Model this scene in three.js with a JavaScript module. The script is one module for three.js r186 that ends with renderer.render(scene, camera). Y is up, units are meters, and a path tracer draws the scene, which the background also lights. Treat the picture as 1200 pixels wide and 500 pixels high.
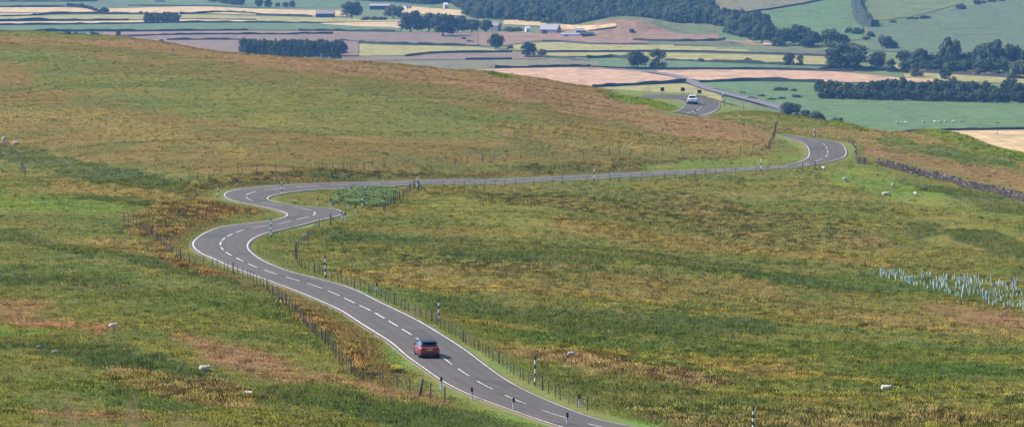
import * as THREE from 'three';
import { Sky } from 'three/addons/objects/Sky.js';
import { MarchingCubes } from 'three/addons/objects/MarchingCubes.js';
import { mergeGeometries } from 'three/addons/utils/BufferGeometryUtils.js';
import { RoundedBoxGeometry } from 'three/addons/geometries/RoundedBoxGeometry.js';

// ---------------------------------------------------------------- camera, sky, sun, exposure
const scene = new THREE.Scene();
const CY = 130, F = 3600, PITCH = Math.atan(370 / F);          // eye height above datum, focal length in photo pixels
const camera = new THREE.PerspectiveCamera(2 * Math.atan(250 / F) * 180 / Math.PI, 2.4, 0.5, 14000);
camera.position.set(0, CY, 0);
camera.rotation.x = -PITCH;
camera.focus = 240;
camera.userData.fStop = 4;

const SUN = new THREE.Vector3(-0.86, 0.98, -0.10).normalize();
const sky = new Sky();
sky.name = 'sky'; sky.userData = { kind: 'structure' };
sky.scale.setScalar(12000);
sky.material.uniforms.sunPosition.value.copy(SUN);
sky.material.uniforms.turbidity.value = 5;
sky.material.uniforms.rayleigh.value = 0.9;
sky.material.uniforms.mieCoefficient.value = 0.004;
scene.add(sky);
scene.environmentIntensity = 0.18;

const sun = new THREE.DirectionalLight(0xffe6c2, 4.0);
sun.position.set(0, 0, -400).addScaledVector(SUN, 900);
sun.target.position.set(0, 80, -400);
sun.castShadow = true;
sun.shadow.mapSize.set(4096, 4096);
Object.assign(sun.shadow.camera, { left: -320, right: 320, top: 420, bottom: -420, near: 50, far: 2200 });
scene.add(sun, sun.target);

const renderer = new THREE.WebGLRenderer({ antialias: true });
renderer.toneMapping = THREE.LinearToneMapping;
renderer.toneMappingExposure = 2.08;
renderer.shadowMap.enabled = true;
scene.fog = new THREE.FogExp2(new THREE.Color().setRGB(0.24, 0.54, 1.0), 0.000078);

// ---------------------------------------------------------------- helpers
let seedState = 12345;
const rnd = () => { seedState |= 0; seedState = seedState + 0x6D2B79F5 | 0; let t = Math.imul(seedState ^ seedState >>> 15, 1 | seedState); t = t + Math.imul(t ^ t >>> 7, 61 | t) ^ t; return ((t ^ t >>> 14) >>> 0) / 4294967296; };
const rr = (a, b) => a + (b - a) * rnd();
const clamp = (x, a, b) => Math.min(b, Math.max(a, x));
const lerp = (a, b, t) => a + (b - a) * t;
const sstep = (a, b, x) => { const t = clamp((x - a) / (b - a), 0, 1); return t * t * (3 - 2 * t); };
const hash2 = (i, j) => { let h = Math.imul(i, 374761393) + Math.imul(j, 668265263) | 0; h = Math.imul(h ^ h >>> 13, 1274126177); return ((h ^ h >>> 16) >>> 0) / 4294967296; };
function noise(x, y) { const i = Math.floor(x), j = Math.floor(y); let fx = x - i, fy = y - j; fx = fx * fx * (3 - 2 * fx); fy = fy * fy * (3 - 2 * fy); return lerp(lerp(hash2(i, j), hash2(i + 1, j), fx), lerp(hash2(i, j + 1), hash2(i + 1, j + 1), fx), fy); }
const fbm = (x, y) => noise(x, y) * 0.55 + noise(x * 2.1 + 7.3, y * 2.1 + 1.7) * 0.28 + noise(x * 4.3 + 3.1, y * 4.3 + 9.2) * 0.17;
const toLin = c => { c /= 255; return c <= 0.04045 ? c / 12.92 : Math.pow((c + 0.055) / 1.055, 2.4); };
const toSRGB = c => Math.round(255 * clamp(c <= 0.0031308 ? c * 12.92 : 1.055 * Math.pow(c, 1 / 2.4) - 0.055, 0, 1));
const ALB = 0.72;                                                // photo value to base colour
const tone = (r, g, b, k = ALB) => [toLin(r) * k, toLin(g) * k, toLin(b) * k];
const col = a => new THREE.Color().setRGB(a[0], a[1], a[2]);
const mat = (a, rough = 0.9, extra = {}) => new THREE.MeshStandardMaterial({ color: col(a), roughness: rough, ...extra });
const used = {};
function numbered(n) { if (!(n in used)) { used[n] = 0; return n; } return n + '_' + String(++used[n]).padStart(3, '0'); }
function tag(o, label, category, group, kind) { o.userData = { label, category }; if (group) o.userData.group = group; if (kind) o.userData.kind = kind; return o; }
function shade(o) { o.traverse(m => { if (m.isMesh) { m.castShadow = true; m.receiveShadow = true; } }); return o; }
function top(o, name) { o.name = numbered(name); scene.add(o); return shade(o); }
function struct(name, geo, m, parent) { const o = new THREE.Mesh(geo, m); if (parent) { o.name = name; parent.add(o); shade(o); } else { top(o, name); o.userData = { kind: 'structure' }; } return o; }
function part(name, geo, m, parent) { const o = new THREE.Mesh(geo, m); o.name = name; parent.add(o); return o; }
function geom(pos, idx, uv, colr, nor) {
  const g = new THREE.BufferGeometry(); g.setAttribute('position', new THREE.Float32BufferAttribute(pos, 3));
  if (uv) g.setAttribute('uv', new THREE.Float32BufferAttribute(uv, 2)); if (colr) g.setAttribute('color', new THREE.Float32BufferAttribute(colr, 3));
  if (idx) g.setIndex(idx); if (nor) g.setAttribute('normal', new THREE.Float32BufferAttribute(nor, 3)); else g.computeVertexNormals(); return g;
}
function box(w, h, d, x = 0, y = 0, z = 0) { const g = new THREE.BoxGeometry(w, h, d); g.translate(x, y, z); return g; }
const merge = list => mergeGeometries(list.map(g => { const q = g.index ? g.toNonIndexed() : g; for (const k of Object.keys(q.attributes)) if (!['position', 'normal'].includes(k)) q.deleteAttribute(k); return q; }));
// a photo pixel as a ray: x and y gained per metre of depth
const cp = Math.cos(PITCH), sp = Math.sin(PITCH);
function ray(u, v) { const a = (u - 600) / F, b = -(v - 250) / F; const y = b * cp - sp, z = -(b * sp + cp); return [a / -z, y / -z]; }

// ---------------------------------------------------------------- the moor: heights along sight lines from the survey point
function pchip(xs, ys) {
  const n = xs.length, h = [], d = [], m = new Array(n).fill(0);
  for (let i = 0; i < n - 1; i++) { h[i] = xs[i + 1] - xs[i]; d[i] = (ys[i + 1] - ys[i]) / h[i]; }
  m[0] = d[0]; m[n - 1] = d[n - 2];
  for (let i = 1; i < n - 1; i++) m[i] = d[i - 1] * d[i] <= 0 ? 0 : 3 * (h[i - 1] + h[i]) / ((2 * h[i] + h[i - 1]) / d[i - 1] + (h[i] + 2 * h[i - 1]) / d[i]);
  return x => {
    if (x <= xs[0]) return ys[0]; if (x >= xs[n - 1]) return ys[n - 1];
    let i = 0; while (x > xs[i + 1]) i++;
    const t = (x - xs[i]) / h[i], t2 = t * t, t3 = t2 * t;
    return (2 * t3 - 3 * t2 + 1) * ys[i] + (t3 - 2 * t2 + t) * h[i] * m[i] + (-2 * t3 + 3 * t2) * ys[i + 1] + (t3 - t2) * h[i] * m[i + 1];
  };
}
const PRE = [[0, -1.6], [3.5, -1.68], [6, -1.9], [9, -2.6], [14, -4.1], [30, -7.2], [60, -12.8], [100, -20.0], [150, -27.6]];
const COLS = {
  0: [[500, 178], [450, 202], [400, 231], [350, 266], [300, 310], [250, 360], [200, 430], [165, 488], [120, 545], [80, 590], [50, 628], [37.5, 655]],
  150: [[500, 181], [450, 205], [400, 233], [350, 268], [300, 311], [250, 364], [215, 405], [185, 445], [140, 508], [100, 560], [65, 615], [47.5, 648]],
  300: [[500, 185], [450, 208], [400, 235], [350, 270], [300, 312], [270, 348], [250, 371], [230, 391], [218, 403], [203, 420], [150, 490], [100, 560], [64.5, 625]],
  450: [[500, 190], [450, 211], [400, 238], [350, 273], [300, 316], [250, 373], [230, 398], [215, 418], [195, 440], [150, 497], [110, 553], [85, 600], [76, 632]],
  600: [[500, 193], [450, 214], [400, 241], [350, 276], [300, 321], [250, 378], [228, 410], [212, 440], [190, 462], [150, 508], [115, 560], [99, 590], [90.5, 622]],
  700: [[500, 194], [450, 217], [400, 246], [350, 283], [300, 328], [250, 387], [222, 428], [207, 452], [184, 478], [150, 522], [125, 567], [112, 597], [104.5, 622]],
  800: [[500, 194], [450, 220], [400, 251], [350, 290], [300, 338], [250, 399], [220, 438], [202, 464], [178, 492], [150, 535], [133, 568], [122, 596], [113, 624], [109, 645]],
  900: [[500, 195], [450, 224], [400, 257], [350, 299], [300, 349], [250, 407], [215, 450], [197, 476], [180, 498], [162, 525], [150, 547], [140, 570], [131.5, 600]],
  990: [[500, 196], [450, 226], [400, 260], [350, 303], [300, 352], [250, 408], [215, 452], [197, 477], [186, 492], [173, 511], [163, 530], [152, 558], [146, 580]],
  1050: [[500, 197], [450, 228], [400, 263], [350, 306], [300, 355], [250, 410], [222, 445], [200, 475], [183, 500], [168, 528], [157, 560]],
  1095: [[500, 198], [450, 229], [400, 264], [350, 307], [300, 357], [250, 411], [226, 440], [205, 468], [186, 497], [170, 525], [160, 546], [153, 562]],
  1200: [[500, 200], [450, 232], [400, 268], [350, 310], [300, 360], [250, 412], [234, 431], [214, 458], [198, 484], [183, 516]],
};
const cu = Object.keys(COLS).map(Number).sort((a, b) => a - b);
const profiles = cu.map(u => {
  const p = COLS[u].map(([v, D]) => [D, ray(u, v)[1] * D]);
  const [cD, ch] = p[p.length - 1];
  const after = [[cD + 45, ch - 4.2], [cD + 110, ch - 15], [Math.max(cD + 300, 900), -82], [1150, -114], [1300, -114]];
  const all = [...PRE, ...p, ...after];
  return pchip(all.map(q => q[0]), all.map(q => q[1]));
});
const UN = 181, U0 = -600, US = 2400 / (UN - 1), DN = 651, DS = 2;
const table = new Float32Array(UN * DN);
for (let j = 0; j < DN; j++) {
  const hs = profiles.map(f => f(j * DS));
  const f = pchip(cu, hs), e0 = (hs[1] - hs[0]) / 150, e1 = (hs[hs.length - 1] - hs[hs.length - 2]) / 105;
  for (let i = 0; i < UN; i++) { const u = U0 + i * US; table[j * UN + i] = u < 0 ? hs[0] + e0 * Math.max(u, -250) * 0.5 : u > 1200 ? hs[hs.length - 1] + e1 * Math.min(u - 1200, 250) * 0.4 : f(u); }
}
function H0(x, D) {                                             // height of the smooth moor at x, depth D (z = -D)
  const u = clamp((600 + F * x / Math.max(D, 0.5) - U0) / US, 0, UN - 1.001), d = clamp(D / DS, 0, DN - 1.001);
  const i = Math.floor(u), j = Math.floor(d), a = u - i, b = d - j, k = j * UN + i;
  return CY + lerp(lerp(table[k], table[k + 1], a), lerp(table[k + UN], table[k + UN + 1], a), b);
}
function cast(u, v, Hf, d0, d1, st) {
  const [rx, ry] = ray(u, v); let prev = d0;
  for (let D = d0; D < d1; D += st) {
    if (CY + ry * D <= Hf(rx * D, D)) { let a = prev, b = D; for (let k = 0; k < 24; k++) { const m = (a + b) / 2; if (CY + ry * m <= Hf(rx * m, m)) b = m; else a = m; } return [rx * b, b]; }
    prev = D;
  }
  return null;
}
const nearHit0 = (u, v) => cast(u, v, H0, 120, 700, 1) ?? [ray(u, v)[0] * 640, 640];

// ---------------------------------------------------------------- the road: both edges surveyed, then laid on the moor
const R1 = [[860, 521], [800, 511], [760, 504], [730, 498.5], [700, 492], [670, 481], [640, 469], [610, 455], [586, 440], [565, 424], [550, 412.5], [525, 396], [490, 375], [450, 356], [420, 341], [400, 334], [365, 325], [337, 317.5], [312, 307], [299.6, 299], [294, 293.6], [292.6, 288], [296.4, 282.4], [302.8, 278.4], [312.4, 274.4], [323, 272], [340, 268], [355, 264.5], [370, 260.3], [383.5, 257.2], [394, 254.9], [402, 252.5], [404.5, 250.2], [402, 247.7], [395.5, 245.5], [385, 244], [370, 243.2], [355, 242.4], [343, 241], [332.5, 239.7], [323.5, 238], [317.5, 236], [314.5, 233.7], [316, 231.5], [321, 229.8], [340, 226.3], [360, 224], [391, 222], [450, 219.3], [488, 217], [560, 215.8], [600, 214.6], [650, 212.3], [700, 209.8], [750, 207.2], [800, 204.6], [850, 202], [900, 199], [936, 196], [954, 193.6], [972, 190.6], [984, 187.6], [992, 184.2], [994, 179.8], [992, 173.8], [988.8, 169.8], [982.8, 166.8], [972, 164.8], [957.6, 163], [945.6, 161.6], [932.4, 159.6], [918, 157.6]];
const L1 = [[720, 521], [680, 509], [640, 497], [610, 487], [580, 476], [550, 465], [530, 456], [512.5, 446], [490, 430], [472.5, 417.5], [455, 402.5], [435, 390], [411, 375], [397.5, 366], [380, 357.5], [350, 344.5], [320, 333], [290, 322], [267, 313.6], [258, 309.6], [248.4, 304.8], [234, 299], [226, 293.6], [222.3, 288], [223.6, 283.2], [229.2, 278.4], [238.8, 272.8], [250, 268.3], [262.8, 265.2], [282, 262.9], [306, 260.4], [322, 257.5], [331, 254.8], [334, 252.5], [331.7, 249.7], [325, 247.6], [318, 245.8], [305, 242.8], [290, 240], [275, 237.2], [265, 234.2], [260.6, 231], [260, 228.5], [262, 226], [267, 224], [280, 221.5], [295, 219.9], [328, 217.5], [365, 215.6], [400, 214.4], [450, 213], [487, 211.8], [550, 210.6], [600, 209.7], [650, 207.4], [700, 204.8], [750, 202.3], [800, 200.1], [850, 198], [885, 196.3], [900, 195.6], [918, 194], [927.6, 192.4], [937, 189.6], [944.4, 185.8], [947, 181], [946.8, 176], [945, 172], [942, 169], [937, 166.2], [930, 163.6], [918, 160.4]];
const KEYS = [[0, 0], [8, 8.3], [15, 15.5], [21, 23], [24, 26.5], [26, 30], [32, 33], [37, 37.5], [42, 42], [47, 48], [57, 59], [63, 65], [67, 68], [71, 71]];
function layRoad(R, L, keys, step) {
  const rp = R.map(p => nearHit0(...p)), lp = L.map(p => nearHit0(...p));
  const v3 = a => a.map(([x, d]) => new THREE.Vector3(x, 0, d));
  const rc = new THREE.CatmullRomCurve3(v3(rp), false, 'centripetal'), lc = new THREE.CatmullRomCurve3(v3(lp), false, 'centripetal');
  let st = [];
  for (let k = 0; k < keys.length - 1; k++) {
    const [r0, l0] = keys[k], [r1, l1] = keys[k + 1];
    const seg = (c, n, a, b) => { const out = []; for (let i = 0; i <= 60; i++) out.push(c.getPoint(lerp(a, b, i / 60) / (n - 1))); const s = [0]; for (let i = 1; i <= 60; i++) s.push(s[i - 1] + out[i].distanceTo(out[i - 1])); return { len: s[60], at: f => { const q = f * s[60]; let i = 0; while (i < 59 && s[i + 1] < q) i++; const t = clamp((q - s[i]) / Math.max(s[i + 1] - s[i], 1e-6), 0, 1); return out[i].clone().lerp(out[i + 1], t); } }; };
    const a = seg(rc, R.length, r0, r1), b = seg(lc, L.length, l0, l1), n = Math.max(2, Math.round(Math.max(a.len, b.len) / step));
    for (let i = k ? 1 : 0; i <= n; i++) st.push([a.at(i / n), b.at(i / n)]);
  }
  for (let pass = 0; pass < 10; pass++) {                      // ease the surveyed points into smooth edges
    const q = st.map(([r, l]) => [r.clone(), l.clone()]);
    for (let i = 1; i < st.length - 1; i++) for (const s of [0, 1]) q[i][s].set(0.25 * st[i - 1][s].x + 0.5 * st[i][s].x + 0.25 * st[i + 1][s].x, 0, 0.25 * st[i - 1][s].z + 0.5 * st[i][s].z + 0.25 * st[i + 1][s].z);
    st = q;
  }
  const out = []; let s = 0;
  for (let i = 0; i < st.length; i++) {
    const [r, l] = st[i]; if (i) { const pr = st[i - 1]; s += Math.hypot((r.x + l.x - pr[0].x - pr[1].x) / 2, (r.z + l.z - pr[0].z - pr[1].z) / 2); }
    out.push({ r: [r.x, r.z], l: [l.x, l.z], w: Math.hypot(r.x - l.x, r.z - l.z), s, c: [(r.x + l.x) / 2, (r.z + l.z) / 2] });
  }
  return out;
}
const road1 = layRoad(R1, L1, KEYS, 0.7);
const R2 = [[822, 137], [838, 131.5], [844, 126], [843.5, 121], [838, 117.2], [826, 114.2], [808, 112.4], [785, 111.2], [755, 110.6]];
const L2 = [[786, 131.5], [795, 128.6], [801, 125], [802.5, 121.6], [799, 118.6], [792, 116.8], [782, 115.8], [770, 115], [752, 114.2]];
const road2 = layRoad(R2, L2, [[0, 0], [3, 3], [8, 8]], 1.2);
const bucket = new Map();
for (const rd of [road1, road2]) for (const q of rd) for (let a = -1; a <= 1; a++) for (let b = -1; b <= 1; b++) { const k = (Math.floor(q.c[0] / 16) + a) * 4096 + Math.floor(q.c[1] / 16) + b; if (!bucket.has(k)) bucket.set(k, []); bucket.get(k).push(q); }
function roadDist(x, D) { const l = bucket.get(Math.floor(x / 16) * 4096 + Math.floor(D / 16)); if (!l) return 15; let best = 15; for (const q of l) { const d = Math.hypot(x - q.c[0], D - q.c[1]) - q.w / 2; if (d < best) best = d; } return best; }
function H(x, D) {
  let h = H0(x, D); const m = sstep(2, 9, roadDist(x, D)) * sstep(60, 160, D);
  if (m > 0) h += m * ((fbm(x / 26 + 40, D / 26) - 0.5) * 1.9 + (fbm(x / 7, D / 7 + 80) - 0.5) * 0.7);
  return h;
}
const hit = (u, v) => cast(u, v, H, 120, 720, 0.8) ?? [ray(u, v)[0] * 640, 640];
const ground = (u, v) => { const [x, D] = hit(u, v); return new THREE.Vector3(x, H(x, D), -D); };

// ---------------------------------------------------------------- what grows where
const Z = {   // two colours that mix in patches; share of short, tall and rush tufts; height
  hill: [[122, 102, 36], [98, 100, 28], 0.94, 0.06, 0, 0.9], green: [[92, 106, 38], [116, 112, 48], 0.7, 0.22, 0.08, 1],
  brown: [[140, 110, 78], [128, 106, 58], 0.85, 0.15, 0, 0.9], tan: [[134, 119, 58], [114, 108, 46], 0.7, 0.3, 0, 1],
  rush: [[64, 84, 26], [82, 94, 33], 0.3, 0.1, 0.6, 1], dark: [[72, 97, 27], [92, 104, 35], 0.6, 0.12, 0.28, 1],
  streak: [[114, 106, 62], [88, 100, 46], 0.3, 0.56, 0.14, 1.15], lime: [[122, 122, 46], [108, 114, 42], 0.85, 0.15, 0, 0.8],
  red: [[122, 98, 54], [108, 99, 45], 0.45, 0.55, 0, 1.3], bank: [[80, 88, 36], [108, 98, 50], 0.35, 0.4, 0.25, 1.2],
  bright: [[96, 126, 34], [114, 124, 44], 0.85, 0.08, 0.07, 0.9], moor: [[132, 114, 58], [114, 108, 46], 0.85, 0.15, 0, 0.9],
  mound: [[108, 126, 46], [92, 112, 40], 0.4, 0.2, 0.4, 1.2], verge: [[94, 124, 36], [110, 116, 44], 0.9, 0.1, 0, 1.2],
  path: [[168, 142, 92], [146, 126, 72], 1, 0, 0, 0.4], olive: [[112, 112, 38], [92, 106, 32], 0.85, 0.12, 0.03, 0.9], greybrown: [[126, 108, 74], [108, 106, 54], 0.4, 0.5, 0.1, 1.1],
};
const zn = Object.keys(Z);
const PATCHES = [
  ['hill', [[-120, 20], [300, 60], [600, 88], [900, 150], [900, 190], [600, 190], [300, 205], [120, 190], [-120, 160]]],
  ['brown', [[-100, 25], [150, 40], [300, 58], [440, 70], [600, 85], [700, 100], [790, 126], [915, 158], [905, 172], [760, 152], [660, 128], [570, 106], [480, 94], [400, 88], [300, 78], [200, 64], [100, 53], [-100, 43]]],
  ['olive', [[-40, 58], [80, 62], [150, 74], [90, 82], [-40, 76]]], ['olive', [[40, 84], [180, 84], [320, 98], [480, 112], [600, 130], [640, 150], [560, 168], [440, 160], [300, 150], [160, 124], [60, 104]]],
  ['tan', [[590, 140], [700, 146], [800, 160], [900, 172], [897, 180], [760, 180], [640, 170], [560, 155]]],
  ['tan', [[-60, 124], [100, 130], [200, 148], [310, 178], [300, 188], [200, 168], [100, 148], [-60, 140]]],
  
  ['olive', [[-150, 160], [120, 188], [250, 220], [280, 240], [200, 260], [240, 310], [380, 400], [420, 445], [600, 495], [600, 530], [-150, 530]]],
  ['rush', [[-60, 162], [40, 172], [130, 192], [200, 208], [245, 222], [230, 229], [160, 222], [90, 206], [30, 190], [-60, 180]]],
  ['path', [[-40, 160], [0, 164.5], [70, 177], [140, 193], [138, 194.5], [68, 179], [0, 166.5], [-40, 162]]],
  ['tan', [[50, 210], [150, 219], [260, 232], [290, 240], [240, 243], [150, 232], [50, 222]]],
  ['bright', [[-60, 216], [60, 232], [150, 250], [100, 256], [-60, 246]]],
  ['rush', [[90, 232], [200, 238], [260, 242], [255, 248], [180, 246], [90, 240]]],
  ['rush', [[-60, 266], [30, 272], [120, 289], [200, 305], [260, 321], [335, 336], [330, 343], [250, 331], [180, 316], [100, 299], [30, 284], [-60, 277]]],
  ['tan', [[120, 276], [200, 298], [214, 312], [150, 300], [105, 284]]],
  ['dark', [[-60, 308], [60, 311], [130, 315], [200, 330], [300, 346], [370, 382], [330, 384], [250, 368], [150, 352], [60, 347], [-60, 345]]],
  ['rush', [[-60, 318], [60, 320], [160, 328], [240, 342], [250, 350], [160, 342], [60, 334], [-60, 332]]],
  ['brown', [[-40, 345], [40, 352], [100, 374], [150, 396], [110, 400], [50, 380], [-40, 362]]],
  ['bright', [[-40, 366], [40, 382], [70, 392], [-40, 392]]],
  ['rush', [[-60, 384], [50, 399], [120, 411], [200, 424], [270, 446], [340, 456], [330, 464], [250, 456], [180, 437], [100, 426], [40, 413], [-60, 406]]],
  ['brown', [[190, 394], [260, 408], [300, 418], [400, 438], [480, 455], [550, 470], [540, 478], [440, 461], [350, 442], [270, 431], [200, 411]]],
  ['greybrown', [[120, 425], [240, 440], [330, 470], [280, 482], [180, 470], [110, 450]]], ['brown', [[20, 480], [100, 478], [160, 498], [60, 500]]],
  ['rush', [[320, 446], [400, 458], [480, 470], [560, 482], [620, 494], [600, 506], [480, 494], [380, 480], [310, 466]]],
  ['dark', [[50, 445], [130, 455], [220, 480], [200, 495], [100, 470]]],
  ['red', [[182, 240], [300, 234], [305, 246], [230, 268], [210, 280], [205, 295], [228, 306], [285, 322], [335, 338], [372, 356], [400, 372], [440, 402], [470, 428], [520, 458], [480, 450], [430, 444], [398, 420], [368, 390], [335, 355], [290, 332], [205, 312], [180, 290], [150, 262]]],
  ['green', [[330, 300], [420, 230], [490, 220], [900, 203], [1010, 192], [1350, 270], [1350, 530], [760, 520], [560, 415], [420, 345]]],
  ['bank', [[205, 212], [300, 204], [440, 199], [560, 196], [700, 190], [900, 183], [930, 184], [920, 193], [850, 196], [700, 203], [560, 209.5], [400, 212.5], [280, 219], [255, 222], [240, 232], [215, 228]]],
  ['bright', [[740, 193], [900, 184], [940, 180], [940, 188], [900, 194], [760, 200]]],
  ['lime', [[500, 226], [600, 230], [680, 256], [690, 266], [640, 272], [560, 264], [500, 250]]],
  ['streak', [[560, 222], [700, 219], [800, 230], [900, 248], [1000, 260], [1050, 285], [950, 292], [850, 277], [750, 264], [650, 244], [560, 236]]],
  ['tan', [[640, 256], [760, 270], [900, 284], [1000, 300], [1060, 310], [1000, 312], [880, 298], [740, 286], [640, 272]]],
  ['rush', [[390, 264], [450, 273], [520, 279], [600, 281], [700, 288], [800, 302], [880, 312], [960, 325], [1060, 337], [1050, 343], [950, 340], [850, 323], [760, 313], [660, 312], [560, 303], [480, 292], [395, 280]]],
  ['streak', [[420, 296], [560, 305], [660, 314], [780, 322], [700, 330], [560, 325], [440, 312]]],
  ['tan', [[400, 314], [600, 322], [760, 326], [900, 337], [1000, 356], [1220, 386], [1220, 398], [1000, 374], [850, 352], [700, 352], [560, 346], [470, 336], [410, 328]]],
  ['brown', [[1090, 356], [1220, 371], [1220, 388], [1120, 377]]],
  ['rush', [[470, 344], [560, 352], [640, 361], [760, 371], [920, 378], [920, 391], [780, 391], [650, 386], [540, 371], [480, 358]]],
  ['dark', [[560, 384], [760, 396], [1000, 400], [1220, 404], [1220, 430], [1000, 422], [800, 418], [640, 404]]],
  ['lime', [[1110, 414], [1220, 418], [1220, 440], [1150, 436], [1110, 424]]],
  ['greybrown', [[610, 404], [700, 418], [760, 438], [840, 446], [800, 458], [680, 442], [610, 422]]],
  ['tan', [[820, 424], [900, 429], [1000, 440], [1045, 449], [1000, 453], [900, 441], [820, 433]]],
  ['rush', [[620, 438], [760, 454], [930, 480], [930, 492], [760, 480], [680, 471], [620, 455]]],
  ['streak', [[690, 470], [800, 482], [1000, 488], [1200, 490], [1200, 505], [760, 505]]],
  ['dark', [[960, 440], [1100, 425], [1220, 440], [1220, 452], [1080, 448]]],
  ['bright', [[960, 198], [1005, 194], [1100, 220], [1220, 250], [1220, 262], [1060, 240], [960, 218]]],
  ['lime', [[1030, 262], [1110, 250], [1220, 276], [1220, 300], [1100, 288]]],
  ['rush', [[1045, 262], [1080, 262], [1110, 276], [1080, 280], [1050, 272]]], ['rush', [[1115, 266], [1160, 274], [1220, 290], [1220, 304], [1150, 294], [1118, 280]]], ['rush', [[1080, 212], [1150, 228], [1220, 250], [1220, 256], [1140, 242], [1080, 224]]],
  ['dark', [[960, 318], [1060, 322], [1150, 340], [1220, 352], [1220, 362], [1120, 352], [1000, 336]]],
  ['moor', [[860, 146], [960, 150], [1000, 146], [1090, 150], [1300, 190], [1300, 252], [1200, 231], [1012, 186], [998, 168], [960, 158], [925, 156]]],
  ['brown', [[1010, 170], [1100, 184], [1260, 210], [1260, 222], [1100, 196], [1010, 180]]],
  ['mound', [[970, 145], [985, 142], [1010, 142], [1035, 152], [1000, 152]]], ['mound', [[1070, 158], [1080, 151], [1095, 150], [1115, 156], [1160, 167], [1220, 182], [1220, 192], [1130, 174]]],
  ['dark', [[1040, 160], [1110, 172], [1200, 190], [1200, 196], [1100, 182], [1035, 168]]],
  ['mound', [[700, 107], [740, 110], [790, 118], [798, 125], [780, 130], [740, 121], [700, 112]]],
  ['mound', [[548, 80], [590, 85], [613, 92], [590, 92], [560, 86]]],
];
const ZW = 380, ZD = 720, zoneOf = new Uint8Array(ZW * ZD).fill(zn.indexOf('olive'));
for (const [name, poly] of PATCHES) {
  const pts = [];
  for (let i = 0; i < poly.length; i++) { const a = poly[i], b = poly[(i + 1) % poly.length], n = Math.max(1, Math.ceil(Math.hypot(a[0] - b[0], a[1] - b[1]) / 30)); for (let k = 0; k < n; k++) pts.push(nearHit0(lerp(a[0], b[0], k / n), lerp(a[1], b[1], k / n))); }
  const xs = pts.map(p => p[0]), ds = pts.map(p => p[1]), id = zn.indexOf(name);
  for (let j = Math.max(0, Math.floor(Math.min(...ds))); j < Math.min(ZD, Math.ceil(Math.max(...ds))); j++) for (let i = Math.max(0, Math.floor(Math.min(...xs)) + 190); i < Math.min(ZW, Math.ceil(Math.max(...xs)) + 190); i++) {
    const x = i + 0.5 - 190, y = j + 0.5; let c = false;
    for (let a = 0, b = pts.length - 1; a < pts.length; b = a++) if ((ds[a] > y) !== (ds[b] > y) && x < (xs[b] - xs[a]) * (y - ds[a]) / (ds[b] - ds[a]) + xs[a]) c = !c;
    if (c) zoneOf[j * ZW + i] = id;
  }
}
const zoneAt = (x, D) => {
  const wx = (fbm(x / 5 + 11, D / 9 + 3) - 0.5) * 7, wd = (fbm(x / 6 + 31, D / 9 + 17) - 0.5) * 12, jx = (hash2(Math.round(x * 7), Math.round(D * 7)) - 0.5) * 2.4, jd = (hash2(Math.round(x * 7) + 91, Math.round(D * 7) + 5) - 0.5) * 6;
  return zoneOf[clamp(Math.floor(D + wd * 0.6 + jd * 0.5), 0, ZD - 1) * ZW + clamp(Math.floor(x + wx + jx * 0.6 + 190), 0, ZW - 1)];
};
const zl = zn.map(n => [tone(...Z[n][0]), tone(...Z[n][1])]);
for (const p of zl) for (const q of p) q[2] *= q[0] > q[1] * 1.12 ? 0.78 : 0.58;
const STRAW = tone(148, 130, 70), OLIVE = tone(84, 100, 40), VERGE = zn.indexOf('verge'), MOUND = zn.indexOf('mound');
function zoneColour(z, x, D, out) {
  const m = clamp((fbm(x / 5, D / 8) - 0.5) * 1.7 + (fbm(x / 34 + 8, D / 7 + 2) - 0.5) * 2.4 + 0.5, 0, 1), [a, b] = zl[z], o = clamp((fbm(x / 1.1 + 50, D / 1.6) - 0.45) * 2, -0.6, 0.8) + clamp((fbm(x / 22 + 70, D / 10 + 33) - 0.5) * 3, -0.9, 0.9);
  const t = o > 0 ? STRAW : OLIVE, k = Math.abs(o) * 0.24;
  for (let c = 0; c < 3; c++) out[c] = lerp(lerp(a[c], b[c], m), t[c], k);
  return out;
}

// ---------------------------------------------------------------- moor ground
{
  const TW = 1024, TH = 2048, data = new Uint8Array(TW * TH * 4), c = [0, 0, 0];
  for (let j = 0; j < TH; j++) for (let i = 0; i < TW; i++) {
    const x = (i + 0.5) / TW * 380 - 190, D = (j + 0.5) / TH * 720, z = roadDist(x, D) < 0.4 ? VERGE : zoneAt(x, D);
    zoneColour(z, x, D, c); const k = 0.85 + 0.4 * hash2(i, j), o = (j * TW + i) * 4;
    data[o] = toSRGB(c[0] * k); data[o + 1] = toSRGB(c[1] * k); data[o + 2] = toSRGB(c[2] * k); data[o + 3] = 255;
  }
  const tex = new THREE.DataTexture(data, TW, TH); tex.colorSpace = THREE.SRGBColorSpace; tex.magFilter = THREE.LinearFilter; tex.minFilter = THREE.LinearFilter; tex.needsUpdate = true;
  const rows = []; for (let D = 0; D < 20; D += 1.5) rows.push(D); for (let D = 20; D < 168; D += 5) rows.push(D); for (let D = 168; D < 680; D += 1.25) rows.push(D); for (let D = 680; D <= 1200; D += 12) rows.push(D);
  const NC = 380, pos = [], uv = [], idx = [];
  for (const D of rows) for (let i = 0; i <= NC; i++) { const x = (i / NC * 2 - 1) * (30 + 0.235 * D); pos.push(x, H(x, D), -D); uv.push((x + 190) / 380, D / 720); }
  for (let j = 0; j < rows.length - 1; j++) for (let i = 0; i < NC; i++) { const a = j * (NC + 1) + i, b = a + 1, d = a + NC + 1, e = d + 1; idx.push(a, b, d, b, e, d); }
  struct('moor_hillside', geom(pos, idx, uv), new THREE.MeshStandardMaterial({ map: tex, roughness: 1 }));
}

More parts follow.
